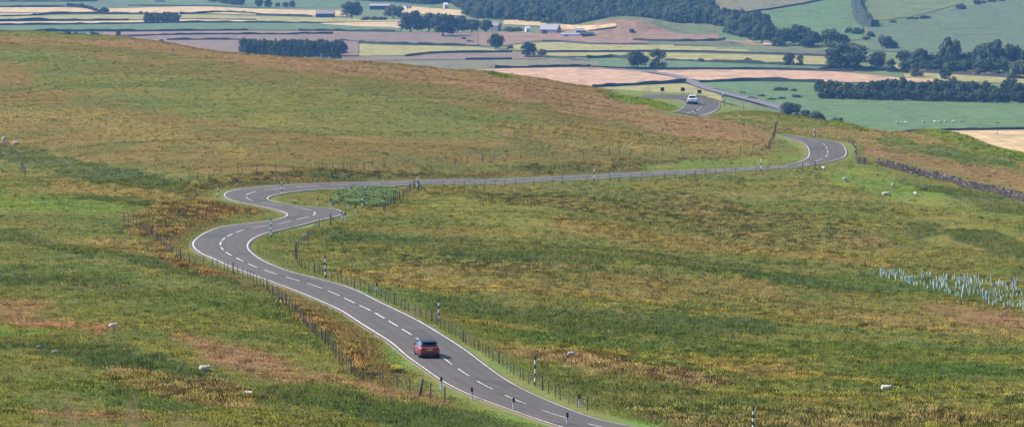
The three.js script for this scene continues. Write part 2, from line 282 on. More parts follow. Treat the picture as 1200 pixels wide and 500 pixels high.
// ---------------------------------------------------------------- moor road, lines and dashes
const asphalt = (() => {                                       // across the road in u, 90 m of it in v: polished wheel tracks, patched repairs, tar seams, grit
  const N = 256, M = 2048, d = new Uint8Array(N * M * 4);
  for (let j = 0; j < M; j++) for (let i = 0; i < N; i++) {
    const u = i / N, v = j / M; let t = 0.9 + 0.16 * hash2(i, j) + 0.16 * (fbm(i / 24, j / 30) - 0.5) + 0.12 * (fbm(i / 70 + 5, j / 160) - 0.5), w = 0;
    for (const c of [0.16, 0.36, 0.64, 0.84]) w += Math.exp(-(((u - c + 0.012 * (noise(v * 40, c * 9) - 0.5)) / 0.05) ** 2));
    t *= 1 + 0.085 * w * (0.6 + 0.8 * noise(j / 60, 3)) - (u < 0.05 || u > 0.95 ? 0.06 * noise(i / 5, j / 20) : 0);
    for (const [u0, u1, v0, v1, k] of [[0.06, 0.44, 0.12, 0.19, 0.86], [0.55, 0.95, 0.42, 0.455, 0.88], [0.5, 0.74, 0.7, 0.80, 0.9], [0.1, 0.3, 0.58, 0.62, 1.1]]) if (u > u0 && u < u1 && v > v0 && v < v1) t *= k;
    if (Math.abs(u - 0.5 - 0.012 * (noise(v * 60, 7) - 0.5)) < 0.006 && noise(v * 30, 1) > 0.45) t *= 0.7;
    const o = (j * N + i) * 4; d[o] = clamp(111 * t, 0, 255); d[o + 1] = clamp(107 * t, 0, 255); d[o + 2] = clamp(96 * t, 0, 255); d[o + 3] = 255;
  }
  const t = new THREE.DataTexture(d, N, M); t.colorSpace = THREE.SRGBColorSpace; t.wrapS = THREE.ClampToEdgeWrapping; t.wrapT = THREE.MirroredRepeatWrapping; t.magFilter = THREE.LinearFilter; t.needsUpdate = true;
  return new THREE.MeshStandardMaterial({ map: t, color: new THREE.Color(0.42, 0.42, 0.42), roughness: 0.9 });
})();
const paint = (() => {                                         // road paint worn through to the stone in places
  const N = 256, d = new Uint8Array(N * N * 4);
  for (let j = 0; j < N; j++) for (let i = 0; i < N; i++) { const w = clamp((fbm(i / 9, j / 22) - 0.52) * 6, 0, 1) * 0.75, t = 0.88 + 0.12 * hash2(i, j), o = (j * N + i) * 4; d[o] = lerp(206, 104, w) * t; d[o + 1] = lerp(204, 100, w) * t; d[o + 2] = lerp(194, 94, w) * t; d[o + 3] = 255; }
  const t = new THREE.DataTexture(d, N, N); t.colorSpace = THREE.SRGBColorSpace; t.wrapS = t.wrapT = THREE.MirroredRepeatWrapping; t.magFilter = THREE.LinearFilter; t.needsUpdate = true;
  return new THREE.MeshStandardMaterial({ map: t, roughness: 0.75 });
})();
function across(q, t) { return [lerp(q.l[0], q.r[0], t), lerp(q.l[1], q.r[1], t)]; }
const RY = 0.1;
const roadY = (x, D, t) => H0(x, D) + RY + 0.05 * (1 - (2 * t - 1) ** 2);
function ribbon(rd, i0, i1, f0, f1, lift, nx = 1, wob) {
  const pos = [], uv = [], idx = [];
  for (let i = i0; i <= i1; i++) for (let k = 0; k <= nx; k++) { const q = rd[i], t = lerp(f0(q, i), f1(q, i), k / nx), [x, D] = across(q, t); pos.push(x, roadY(x, D, t) + lift, -D); uv.push(...(nx > 1 ? [t, q.s / 90] : [t * q.w, q.s / 6])); }
  for (let j = 0; j < i1 - i0; j++) for (let k = 0; k < nx; k++) { const a = j * (nx + 1) + k; idx.push(a, a + 1, a + nx + 1, a + 1, a + nx + 2, a + nx + 1); }
  return geom(pos, idx, uv);
}
function buildRoad(name, rd, ctr, label) {
  const n = rd.length - 1, base = struct(name, ribbon(rd, 0, n, () => 0, () => 1, 0, 8), asphalt);
  base.userData.label = label;
  for (const side of [0, 1]) {                                  // worn shoulder of soil and gravel that meets the grass
    const pos = [], idx = [];
    for (let i = 0; i <= n; i++) { const q = rd[i], a = across(q, side), o = 0.12 + 0.5 * Math.max(0, noise(q.s / 9, side * 9 + 2) - 0.45), b = across(q, side ? 1 + o / q.w : -o / q.w); pos.push(a[0], roadY(a[0], a[1], 0) - 0.012, -a[1], b[0], H0(b[0], b[1]) - 0.03, -b[1]); }
    for (let i = 0; i < n; i++) { const a = i * 2; side ? idx.push(a, a + 1, a + 2, a + 1, a + 3, a + 2) : idx.push(a, a + 2, a + 1, a + 1, a + 2, a + 3); }
    struct('road_shoulder', geom(pos, idx), mat(tone(150, 134, 104, 0.5), 1), base);
  }
  const inset = (q, m) => m / q.w;
  struct('edge_line', ribbon(rd, 0, n, (q, i) => inset(q, 0.19 + 0.04 * noise(i / 4, 1)), q => inset(q, 0.37), 0.006), paint, base);
  struct('edge_line', ribbon(rd, 0, n, q => 1 - inset(q, 0.37), (q, i) => 1 - inset(q, 0.19 + 0.04 * noise(i / 4, 5)), 0.006), paint, base);
  let i = 0;
  while (i < n) {
    const s0 = rd[i].s; let e = i; while (e < n && rd[e].s - s0 < 4.0) e++;
    if (e - i > 1) struct('centre_dash', ribbon(rd, i, e, q => ctr(q) - inset(q, 0.085), q => ctr(q) + inset(q, 0.085), 0.007), paint, base);
    while (e < n && rd[e].s - s0 < 6.2) e++; i = e;
  }
  return base;
}
buildRoad('moor_road', road1, () => 0.5, 'winding grey tarmac road with white edge lines and centre dashes');
buildRoad('moor_road', road2, () => 0.5, 'tarmac bend with white edge lines where the white car drives');

// ---------------------------------------------------------------- grass tufts
function tuftGeometry(n, rad, h0, h1, wid, lean, seed, headed) {
  seedState = seed; const pos = [], nor = [], clr = [];
  for (let i = 0; i < n; i++) {
    const a = rr(0, 6.283), r = rad * Math.sqrt(rnd()), x = Math.cos(a) * r, z = Math.sin(a) * r, h = rr(h0, h1), t = rr(0, 6.283), l = lean * h * rr(0.3, 1), f = rr(0, 6.283), w = wid * rr(0.6, 1.3);
    const dx = Math.cos(f) * w, dz = Math.sin(f) * w, tx = x + Math.cos(t) * l, tz = z + Math.sin(t) * l;
    pos.push(x - dx, -0.05, z - dz, x + dx, -0.05, z + dz, tx, h, tz);
    const k = rr(0.82, 1.18), wr = rr(0.9, 1.08), wb = rr(0.75, 1.05); const up = new THREE.Vector3(-Math.sin(f) * 0.5 + Math.cos(t) * 0.4, 0.9, Math.cos(f) * 0.5 + Math.sin(t) * 0.4).normalize();
    for (let q = 0; q < 3; q++) { nor.push(up.x, up.y, up.z); clr.push(k * wr, k, k * wb); }
    if (headed && rnd() < 0.6) {
      const s = 0.026, y = h * 0.82; pos.push(tx - s, y, tz, tx + s, y, tz, tx, h + 0.1, tz); const kk = rr(1.0, 1.5);
      for (let q = 0; q < 3; q++) { nor.push(up.x, up.y, up.z); clr.push(kk * 1.0, kk * 0.95, kk * 1.05); }
    }
  }
  return geom(pos, null, null, clr, nor);
}
const tuftGeos = [
  tuftGeometry(48, 0.6, 0.03, 0.11, 0.024, 1.6, 11, false), tuftGeometry(48, 0.65, 0.04, 0.13, 0.026, 1.7, 12, false),
  tuftGeometry(34, 0.5, 0.1, 0.32, 0.017, 0.6, 13, true), tuftGeometry(46, 0.5, 0.1, 0.34, 0.02, 0.7, 14, false),
];
const tuftMat = new THREE.MeshStandardMaterial({ vertexColors: true, roughness: 1 });
{
  seedState = 777;
  const lists = tuftGeos.map(() => ({ m: [], c: [] })), M = new THREE.Matrix4(), Q = new THREE.Quaternion(), S = new THREE.Vector3(), P = new THREE.Vector3(), UP = new THREE.Vector3(0, 1, 0), c = [0, 0, 0];
  let D = 150;
  while (D < 700) {
    const stepD = D < 260 ? 0.44 : D < 420 ? 0.56 : 0.74, stepX = stepD, hw = D * 0.178 + 12;
    for (let x = -hw; x < hw; x += stepX) {
      const px = x + rr(-0.5, 0.5) * stepX, pd = D + rr(-0.5, 0.5) * stepD;
      const rdist = roadDist(px, pd); if (rdist < 0.1 - 0.35 * noise(px * 0.7, pd * 0.7)) { rnd(); rnd(); rnd(); rnd(); rnd(); continue; }
      const verge = rdist < 0.6 + (fbm(px / 2.2, pd / 4) - 0.5) * 4.4;
      const z = verge ? VERGE : zoneAt(px, pd), zz = Z[zn[z]];
      const p = rnd(); let kind = p < zz[2] ? (rnd() < 0.5 ? 0 : 1) : p < zz[2] + zz[3] ? 2 : 3;
      if (rdist < 2.5 && kind > 1 && z !== MOUND) kind = 0;
      zoneColour(z, px, pd, c);
      const k = rr(0.9, 1.11) * (kind > 1 ? 1.62 : 1.42), s = zz[5] * rr(0.75, 1.35) * (0.85 + stepD * 0.3);
      Q.setFromAxisAngle(UP, rnd() * 6.283); S.set(s * (kind < 2 ? 1.1 : 0.9), s * (rdist < 0.6 ? 0.6 : kind > 1 ? 0.8 : 1), s * (kind < 2 ? 1.1 : 0.9)); P.set(px, H(px, pd) - 0.01, -pd);
      M.compose(P, Q, S); lists[kind].m.push(...M.elements); lists[kind].c.push(c[0] * k, c[1] * k, c[2] * k);
    }
    D += stepD;
  }
  const names = ['short_grass', 'short_grass', 'tall_grass', 'rush_tufts'], labels = ['short moor grass covering the hillside', 'wind-bent moor grass covering the hillside', 'tall seeding grass growing over the moor', 'dark green rushes growing in wet bands on the moor'];
  let total = 0;
  lists.forEach((l, i) => {
    const n = l.c.length / 3; total += n; const im = new THREE.InstancedMesh(tuftGeos[i], tuftMat, n);
    im.instanceMatrix.array.set(l.m); im.instanceColor = new THREE.InstancedBufferAttribute(new Float32Array(l.c), 3);
    top(im, names[i]); tag(im, labels[i], 'grass', null, 'stuff');
  });
  console.log('tufts', total);
}
// ---------------------------------------------------------------- the valley behind
const FC = { 0: [[1000, -110], [2200, -110], [3300, -110], [4500, -84], [9500, 200]], 450: [[1000, -110], [2300, -110], [3000, -109], [3600, -92], [5000, -30], [9500, 260]], 700: [[1000, -110], [2480, -110], [2900, -98], [3600, -58], [5000, 20], [9500, 320]], 900: [[1000, -110], [2250, -110], [2700, -91], [3300, -48], [4500, 40], [9500, 340]], 1200: [[1000, -110], [2150, -110], [2650, -92], [3300, -45], [4500, 50], [9500, 360]] };
const fu = Object.keys(FC).map(Number).sort((a, b) => a - b), fprof = fu.map(u => pchip(FC[u].map(q => q[0]), FC[u].map(q => q[1])));
function G(x, D) {
  const u = clamp(600 + F * x / D, 0, 1200); let k = 0; while (k < fu.length - 2 && u > fu[k + 1]) k++;
  const t = sstep(fu[k], fu[k + 1], u); let h = lerp(fprof[k](D), fprof[k + 1](D), t);
  const bump = (bx, bd, sx, sd, a) => a * Math.exp(-(((x - bx) / sx) ** 2) - ((D - bd) / sd) ** 2);
  h += bump(93, 2470, 46, 60, 13) + bump(190, 2280, 70, 40, 4.2) + bump(60, 2500, 70, 60, 3);
  return CY + h + (fbm(x / 160, D / 200) - 0.5) * 2.2;
}
const fhit = (u, v) => cast(u, v, G, 1120, 7000, 6) ?? [ray(u, v)[0] * 3500, 3500];
const fground = (u, v) => { const [x, D] = fhit(u, v); return new THREE.Vector3(x, G(x, D), -D); };
const cropTex = (() => {                                       // grain of sward and stubble: mottled tone and faint drill rows
  const N = 512, d = new Uint8Array(N * N * 4);
  for (let j = 0; j < N; j++) for (let i = 0; i < N; i++) { const t = 0.80 + 0.42 * (fbm(i / 40, j / 26) - 0.5) + 0.16 * hash2(i, j) + 0.08 * (noise(i / 4, j / 160) - 0.5), o = (j * N + i) * 4; d[o] = d[o + 1] = d[o + 2] = clamp(255 * t, 0, 255); d[o + 3] = 255; }
  const t = new THREE.DataTexture(d, N, N); t.colorSpace = THREE.SRGBColorSpace; t.wrapS = t.wrapT = THREE.MirroredRepeatWrapping; t.magFilter = THREE.LinearFilter; t.needsUpdate = true; return t;
})();
const crop = (r, g, b) => new THREE.MeshStandardMaterial({ map: cropTex, color: col(tone(r, g, b, 0.66)), roughness: 1 });
const CROP = { meadow: crop(120, 136, 60), teal: crop(104, 134, 64), cream: crop(238, 206, 140), stubble: crop(226, 184, 138), lime: crop(184, 178, 88), olive: crop(138, 134, 84), purple: crop(152, 128, 98), pink: crop(168, 134, 98), grey: crop(106, 126, 68), sward: crop(104, 138, 60), darkolive: crop(112, 116, 68) };
{
  const rows = []; for (let D = 1000; D < 2300; D += 60) rows.push(D); for (let D = 2300; D < 3700; D += 12) rows.push(D); for (let D = 3700; D <= 9500; D += 200) rows.push(D);
  const NC = 150, pos = [], uv = [], idx = [];
  for (const D of rows) for (let i = 0; i <= NC; i++) { const x = (i / NC * 2 - 1) * D * 0.34; pos.push(x, G(x, D), -D); uv.push(x / 90, D / 160); }
  for (let j = 0; j < rows.length - 1; j++) for (let i = 0; i < NC; i++) { const a = j * (NC + 1) + i, d = a + NC + 1; idx.push(a, a + 1, d, a + 1, d + 1, d); }
  struct('valley_floor', geom(pos, idx, uv), CROP.meadow);
}
const curveV = (pts) => { const f = pchip(pts.map(p => p[0]), pts.map(p => p[1])); return u => f(u); };
let fieldNo = 0;
function field(kind, u0, u1, topPts, botPts) {
  const ft = curveV(topPts), fb = curveV(botPts), n = Math.max(8, Math.round((u1 - u0) / 8)), m = 6, pos = [], uv = [], idx = [], lift = 0.3 + 0.05 * (fieldNo++ % 12);
  for (let i = 0; i <= n; i++) for (let k = 0; k <= m; k++) { const u = lerp(u0, u1, i / n), v = lerp(ft(u), fb(u), k / m), [x, D] = fhit(u, v); pos.push(x, G(x, D) + lift, -D); uv.push(x / 60, D / 120); }
  for (let i = 0; i < n; i++) for (let k = 0; k < m; k++) { const a = i * (m + 1) + k; idx.push(a, a + 1, a + m + 1, a + 1, a + m + 2, a + m + 1); }
  const g = geom(pos, idx, uv); g.computeVertexNormals(); const nn = g.attributes.normal; if (nn.getY(0) < 0) { const ix = g.index.array; for (let i = 0; i < ix.length; i += 3) { const t = ix[i]; ix[i] = ix[i + 1]; ix[i + 1] = t; } g.computeVertexNormals(); }
  struct('field', g, CROP[kind]);
}
const flat = (v, u0, u1) => [[u0, v], [u1, v]];
// fields left, far to near
field('teal', -60, 520, [[-60, -6], [520, -6]], [[-60, 1.4], [110, 1.2], [180, 8], [300, 9.5], [520, 9]]);
field('grey', -60, 180, [[-60, 2.4], [110, 2.2], [180, 7]], [[-60, 8.4], [60, 8.2], [120, 9.6], [180, 9]]);
field('cream', -60, 410, [[-60, 9.2], [60, 8.8], [120, 10], [230, 8], [300, 10.6], [410, 13]], [[-60, 14.6], [0, 14.8], [50, 15], [120, 15.8], [230, 15.6], [300, 17.6], [365, 18.6], [410, 19]]);
field('cream', -60, 48, [[-60, 16.2], [48, 16]], [[-60, 18.6], [48, 17.2]]);
field('lime', -60, 400, [[-60, 20.6], [60, 18.6], [150, 17.8], [230, 17.6], [300, 19.4], [400, 21]], [[-60, 25], [150, 23.4], [230, 22], [300, 25.6], [400, 26.4]]);
field('cream', -60, 300, [[-60, 26.4], [60, 25.6], [150, 24.8], [230, 23.2], [300, 24.4]], [[-60, 29], [60, 28.4], [150, 26.8], [230, 25.8], [300, 25.6]]);
field('teal', -60, 470, [[-60, 30.8], [60, 29.8], [150, 28.6], [230, 27.4], [380, 28], [470, 33]], [[-60, 36.6], [150, 36.4], [300, 35.6], [380, 36.4], [470, 37.6]]);
field('cream', 375, 472, [[375, 28], [420, 26.6], [472, 26.4]], [[375, 28.4], [420, 31.4], [472, 33.4]]);
field('lime', 390, 475, [[390, 22], [475, 23.4]], [[390, 26.2], [475, 26.2]]);
field('pink', 120, 400, [[120, 38.4], [300, 37], [400, 37.4]], [[120, 42.4], [200, 40.6], [300, 40], [400, 40.4]]);
field('purple', 120, 420, [[120, 44.6], [200, 42], [300, 41.4], [420, 42]], [[120, 60], [200, 60], [300, 66], [420, 66]]);
field('purple', 350, 560, [[350, 37.6], [460, 38.6], [560, 40]], [[350, 45], [400, 49.6], [460, 51.6], [560, 54]]);
field('lime', 402, 590, [[402, 50.6], [460, 53.2], [545, 54.6], [590, 59]], [[402, 66], [480, 65], [520, 62], [590, 60.4]]);
field('purple', 400, 640, [[400, 67.5], [480, 66.6], [520, 63], [640, 61.8]], [[400, 72], [480, 70.6], [560, 69.6], [640, 69.2]]);
field('olive', 400, 640, [[400, 72.2], [560, 70.8], [640, 70.2]], [[400, 84], [640, 84]]);
field('pink', 536, 760, [[536, 38.6], [600, 38.2], [680, 42], [760, 41.5]], [[536, 46], [575, 54.6], [640, 48], [700, 51.4], [760, 52]]);
field('cream', 590, 640, [[590, 23], [640, 26]], [[590, 29], [640, 31]]);
field('cream', 655, 722, [[655, 29], [690, 30.5], [722, 28]], [[655, 34], [690, 36], [722, 33]]);
field('cream', 470, 545, [[470, 7], [545, 13]], [[470, 16], [545, 19]]);
// middle
field('lime', 596, 790, [[596, 54], [650, 50], [700, 53], [790, 53.4]], [[596, 59], [650, 60.4], [790, 60.6]]);
field('lime', 640, 760, [[640, 62.4], [760, 62]], [[640, 66.6], [700, 67], [760, 68]]);
field('teal', 690, 1000, [[690, 69.6], [780, 71.8], [880, 76], [1000, 80.4]], [[690, 78], [740, 80], [880, 80.4], [1000, 83]]);
field('olive', 570, 700, [[570, 71.4], [640, 70.4], [700, 73.5]], [[570, 80], [700, 78.4]]);
field('stubble', 560, 806, [[560, 82.4], [690, 80], [730, 82.6], [770, 88.4], [806, 95]], [[560, 110], [690, 102.4], [730, 100.6], [806, 96.4]]);
field('lime', 680, 846, [[680, 104], [730, 102], [800, 98.4], [820, 102], [846, 111.4]], [[680, 124], [846, 124]]);
field('pink', 640, 905, [[640, 33.5], [680, 29.5], [705, 25.6], [730, 22.6], [750, 24], [775, 33], [800, 40.5], [840, 40.5], [905, 54]], [[660, 41], [750, 46], [830, 47], [905, 57]]);
field('lime', 760, 1000, [[760, 62], [880, 64.6], [1000, 67.6]], [[760, 69.8], [880, 74.6], [1000, 79]]);
field('darkolive', 740, 1000, [[740, 49], [830, 48.6], [905, 58], [1000, 60]], [[740, 52], [840, 54], [905, 62], [1000, 65.6]]);
field('lime', 740, 1000, [[740, 53.4], [840, 56], [905, 62], [1000, 66]], [[740, 60], [840, 60.8], [905, 63.2], [1000, 66.4]]);
field('stubble', 770, 1048, [[770, 83.4], [830, 82.4], [960, 84], [1048, 91]], [[770, 86], [830, 95.4], [880, 94.4], [960, 96.4], [1048, 98]]);
field('sward', 818, 980, [[818, 98], [880, 96.4], [980, 98]], [[818, 99], [860, 110], [930, 126], [980, 126]]);
// right
field('sward', 900, 1260, [[900, 117], [1000, 117], [1260, 124]], [[900, 140], [1000, 158], [1060, 156.4], [1120, 153.4], [1260, 152]]);
field('cream', 1030, 1260, [[1030, 158], [1060, 157.4], [1120, 154.6], [1260, 153.4]], [[1030, 175], [1120, 184], [1260, 200]]);
field('stubble', 1040, 1110, [[1040, 92], [1110, 95]], [[1040, 97], [1110, 98]]);
field('lime', 1046, 1110, [[1046, 76], [1110, 80.4]], [[1046, 82], [1110, 85]]);
field('pink', 1076, 1215, [[1076, 77.6], [1110, 80.4], [1215, 90]], [[1076, 79], [1110, 83.6], [1215, 93]]);
field('lime', 1060, 1260, [[1060, 84.4], [1130, 88.4], [1260, 96]], [[1060, 94], [1130, 96], [1260, 100]]);
// the hill on the right
field('sward', 842, 1012, [[842, 21.6], [900, 12.4], [970, 0], [1012, -10]], [[842, 44], [900, 55], [960, 53], [1012, 46]]);
field('olive', 820, 968, [[820, -20], [968, -20]], [[820, 19.6], [900, 10.6], [968, -1]]);
field('meadow', 1010, 1130, [[1010, -8], [1060, -10], [1130, -10]], [[1010, 26], [1060, 21], [1130, 4]]);
field('grey', 1018, 1270, [[1018, 28], [1060, 22], [1130, 8], [1200, -6], [1270, -16]], [[1018, 60], [1100, 62], [1200, 62], [1270, 62]]);
//field('pink', 1100, 1172, [[1100, 38], [1130, 35], [1172, 31]], [[1100, 42], [1130, 42], [1172, 38]]);

// field walls and hedges
const wallMat = mat([0.055, 0.05, 0.05], 1), hedgeMat = mat([0.028, 0.042, 0.022], 1);
function barrier(pts, kind, h, w, label) {
  const c = new THREE.CatmullRomCurve3(pts.map(p => { const [x, D] = fhit(...p); return new THREE.Vector3(x, 0, D); }), false, 'centripetal'), n = Math.max(6, Math.round(c.getLength() / 4)), pos = [], idx = [];
  const P = c.getSpacedPoints(n);
  for (let i = 0; i <= n; i++) {
    const p = P[i], q = P[Math.min(n, i + 1)], o = P[Math.max(0, i - 1)], tx = q.x - o.x, tz = q.z - o.z, L = Math.hypot(tx, tz) || 1, nx = tz / L, nz = -tx / L, hh = h * (kind === 'hedge' ? (0.7 + 0.6 * noise(i * 0.6, pts[0][0])) * (1 + 1.6 * Math.max(0, noise(i * 0.23, pts[0][1]) - 0.72)) : 0.85 + 0.3 * noise(i * 0.9, pts[0][0])), ww = w * (0.8 + 0.4 * noise(i * 0.7, 4)), y = G(p.x, p.z);
    for (const [s, t] of [[-0.5, -0.3], [-0.36, 1], [0.36, 1], [0.5, -0.3]]) pos.push(p.x + nx * ww * s, y + (t < 0 ? -0.3 : hh), -(p.z + nz * ww * s));
  }
  for (let i = 0; i < n; i++) for (let k = 0; k < 3; k++) { const a = i * 4 + k; idx.push(a, a + 4, a + 1, a + 1, a + 4, a + 5); }
  idx.push(0, 1, 2, 0, 2, 3); const e = n * 4; idx.push(e, e + 2, e + 1, e, e + 3, e + 2);
  const o = new THREE.Mesh(geom(pos, idx).toNonIndexed(), kind === 'hedge' ? hedgeMat : wallMat); o.geometry.computeVertexNormals();
  top(o, kind === 'hedge' ? 'field_hedge' : 'field_wall');
  tag(o, label ?? (kind === 'hedge' ? 'dark clipped hedge between pale fields of the valley' : 'low dark stone wall between fields of the valley'), kind === 'hedge' ? 'hedge' : 'wall', kind === 'hedge' ? 'valley field hedges' : 'valley field walls');
}
const HEDGES = [[[-50, 1.8], [60, 2], [113, 1.6]], [[-50, 8.6], [30, 8.4], [75, 7.8]], [[0, 19.8], [30, 19], [50, 17.4], [60, 16.6], [110, 16.2], [165, 16.6]], [[210, 16.6], [235, 15.8], [255, 14.6], [280, 15.2], [310, 17.6]], [[-40, 26], [40, 24.6], [150, 23.8]], [[-40, 30.6], [60, 29.4], [150, 28.2], [230, 26.8], [378, 28]], [[40, 36.8], [150, 37], [230, 36.6], [290, 36.4]], [[150, 44.2], [190, 42], [240, 41], [390, 40.8]], [[195, 48], [250, 47.6], [300, 48.2]], [[300, 17.8], [365, 20]], [[350, 36.4], [400, 36.6], [462, 38.2]], [[398, 48.4], [450, 51.8], [545, 53.8]], [[695, 102.4], [730, 100.6], [780, 98], [804, 96.8]], [[820, 97], [850, 95.8], [880, 95], [965, 97.4]], [[580, 80.6], [640, 79.8], [692, 78.8]], [[688, 68.2], [715, 67.4], [742, 69]], [[780, 71.2], [880, 75.2], [990, 79.8]], [[742, 47.6], [800, 49], [850, 47.2]], [[960, 82.6], [1000, 80.4], [1060, 84]]];
const HEDGE_LABELS = ['far hedge along the top of the grey green pasture', 'hedge between the grey green pasture and the first cream field', 'hedge between the two palest cream fields near the slanting trees', 'dark swelling hedge below the long cream field past the copse', 'thin hedge between the pale yellow field and the narrow cream strip', 'long hedge over the blue green field, under the narrow cream strip', 'hedge along the bottom of the long blue green field', 'hedge between the pinkish strip and the mauve pasture', 'hedge across the mauve pasture above the plantation', 'short hedge running to the long dark barn', 'hedge under the cream wedge by the dark tree clump', 'hedge along the top of the pale lime field beside the plantation', 'hedge under the large stubble field running to the valley road', 'hedge under the second stubble field above the green meadow', 'hedge along the top of the large stubble field', 'short hedge over the green strip by the pair of trees', 'hedge under the yellow field with the single round bush', 'hedge at the foot of the smooth brown mound', 'hedge beside the largest oak and the stubble end'];
HEDGES.forEach((p, i) => barrier(p, 'hedge', 1.9, 1.8, HEDGE_LABELS[i]));
const WALLS = [[[475, 66], [510, 62.4], [560, 61.4], [600, 61]], [[545, 70.2], [600, 70]], [[635, 48.8], [660, 49.2], [700, 52], [760, 52.6]], [[640, 61.4], [700, 61], [800, 60.8], [900, 63.4], [985, 66.6]], [[615, 67.4], [650, 67.6], [690, 73]], [[840, 20.6], [900, 11.5], [970, -1]], [[1047, 157], [1110, 154], [1200, 152.8], [1260, 152.4]], [[1060, 83.4], [1130, 87.4], [1220, 93.4]], [[730, 80.6], [800, 81.6], [900, 81.4], [1000, 84]], [[690, 37], [705, 35.4], [722, 33]], [[150, 6.9], [240, 7.4], [300, 10]], [[230, 23], [300, 24]]];
const WALL_LABELS = ['wall stepping up between the pale lime field and mauve pasture', 'short wall at the bottom of the mauve pasture above the brow', 'wall below the farmyard over the lime field', 'long wall between the two lime strips behind the pair of trees', 'wall curving down from the compact round tree to the stubble', 'wall climbing the green hill beside the wood', 'wall between the bright green field and the pale field by the brow', 'wall below the reddish strip beneath the dense wood', 'wall along the top of the stubble beneath the pair of trees', 'short wall below the farm on the brown mound', 'far wall above the long cream field', 'thin wall between the pale yellow field and cream strip past the copse'];
WALLS.forEach((p, i) => barrier(p, 'wall', 1.5, 0.9, WALL_LABELS[i]));
barrier([[1003, -4], [1005, 10], [1008, 20], [1015, 29], [1026, 32]], 'hedge', 6, 9, 'ragged belt of scrub running down the green hillside');

// valley road with its walls
{
  const pts = [[676, 81.6], [700, 81.6], [735, 83], [765, 86], [788, 90], [806, 96], [826, 104], [848, 110.4], [880, 118.5], [930, 133]].map(p => { const [x, D] = fhit(...p); return new THREE.Vector3(x, 0, D); });
  const c = new THREE.CatmullRomCurve3(pts, false, 'centripetal'), P = c.getSpacedPoints(120), pos = [], uv = [], idx = [];
  P.forEach((p, i) => { const q = P[Math.min(120, i + 1)], o = P[Math.max(0, i - 1)], tx = q.x - o.x, tz = q.z - o.z, L = Math.hypot(tx, tz), nx = tz / L, nz = -tx / L; for (const s of [-3.6, 3.6]) { const x = p.x + nx * s, D = p.z + nz * s; pos.push(x, G(x, D) + 1.1, -D); uv.push(s / 8, i); } });
  for (let i = 0; i < 120; i++) { const a = i * 2; idx.push(a, a + 2, a + 1, a + 1, a + 2, a + 3); }
  const g = geom(pos, idx, uv); if (g.attributes.normal.getY(0) < 0) { const ix = g.index.array; for (let i = 0; i < ix.length; i += 3) { const t = ix[i]; ix[i] = ix[i + 1]; ix[i + 1] = t; } g.computeVertexNormals(); }
  struct('valley_road', g, mat(tone(150, 138, 140, 0.45), 0.9));
}

// ---------------------------------------------------------------- trees
function crownGeometry(seed, { lobes = 16, leaves = 1700, leaf = 0.034, kind = 'round' }) {
  seedState = seed; const L = [], pos = [], nor = [], clr = [];
  for (let i = 0; i < lobes; i++) {
    const t = i / lobes, a = i * 2.4 + rr(0, 1);
    if (kind === 'cone') { const y = 0.15 + 0.8 * t, r = 0.42 * (1 - t) * rr(0.6, 1); L.push([Math.cos(a) * r, y, Math.sin(a) * r, 0.2 * (1 - t * 0.75)]); }
    else if (kind === 'bush') { const r = 0.36 * Math.sqrt(rnd()); L.push([Math.cos(a) * r, rr(0.2, 0.62), Math.sin(a) * r, rr(0.17, 0.3)]); }
    else if (kind === 'tall') { const r = 0.34 * Math.sqrt(rnd()), y = rr(0.16, 0.86); L.push([Math.cos(a) * r, y, Math.sin(a) * r, rr(0.11, 0.2)]); }
    else { const y = rr(0.2, 0.84), r = 0.4 * Math.sqrt(Math.max(0, 1 - ((y - 0.46) / 0.44) ** 2)) * Math.sqrt(rr(0.2, 1)); L.push([Math.cos(a) * r, y, Math.sin(a) * r, rr(0.11, 0.19)]); }
  }
  const wsum = L.reduce((s, l) => s + l[3] * l[3], 0);
  for (const l of L) {
    const n = Math.round(leaves * l[3] * l[3] / wsum), lk = rr(0.82, 1.2);
    for (let i = 0; i < n; i++) {
      const z = rr(-0.85, 1), a = rr(0, 6.283), s = Math.sqrt(1 - z * z), o = [Math.cos(a) * s, z, Math.sin(a) * s], d = l[3] * rr(0.62, 1.06);
      const c = [l[0] + o[0] * d, l[1] + o[1] * d * 0.9, l[2] + o[2] * d]; if (c[1] < 0.02) continue;
      const e = new THREE.Vector3(rr(-1, 1), rr(-1, 1), rr(-1, 1)).normalize(), f = new THREE.Vector3(o[0] + rr(-.6, .6), o[1] + rr(-.6, .6), o[2] + rr(-.6, .6)).cross(e).normalize(), q = leaf * rr(0.6, 1.3), k = lk * rr(0.7, 1.35), w = rr(0.9, 1.15);
      const N = new THREE.Vector3(o[0] + rr(-.4, .4), o[1] + 0.25 + rr(-.4, .4), o[2] + rr(-.4, .4)).normalize();
      for (const [m, g] of [[-1, -0.6], [1, -0.6], [0, 1]]) { pos.push(c[0] + (e.x * m + f.x * g) * q, c[1] + (e.y * m + f.y * g) * q, c[2] + (e.z * m + f.z * g) * q); nor.push(N.x, N.y, N.z); clr.push(k * w, k, k * 0.95); }
    }
  }
  return geom(pos, null, null, clr, nor);
}
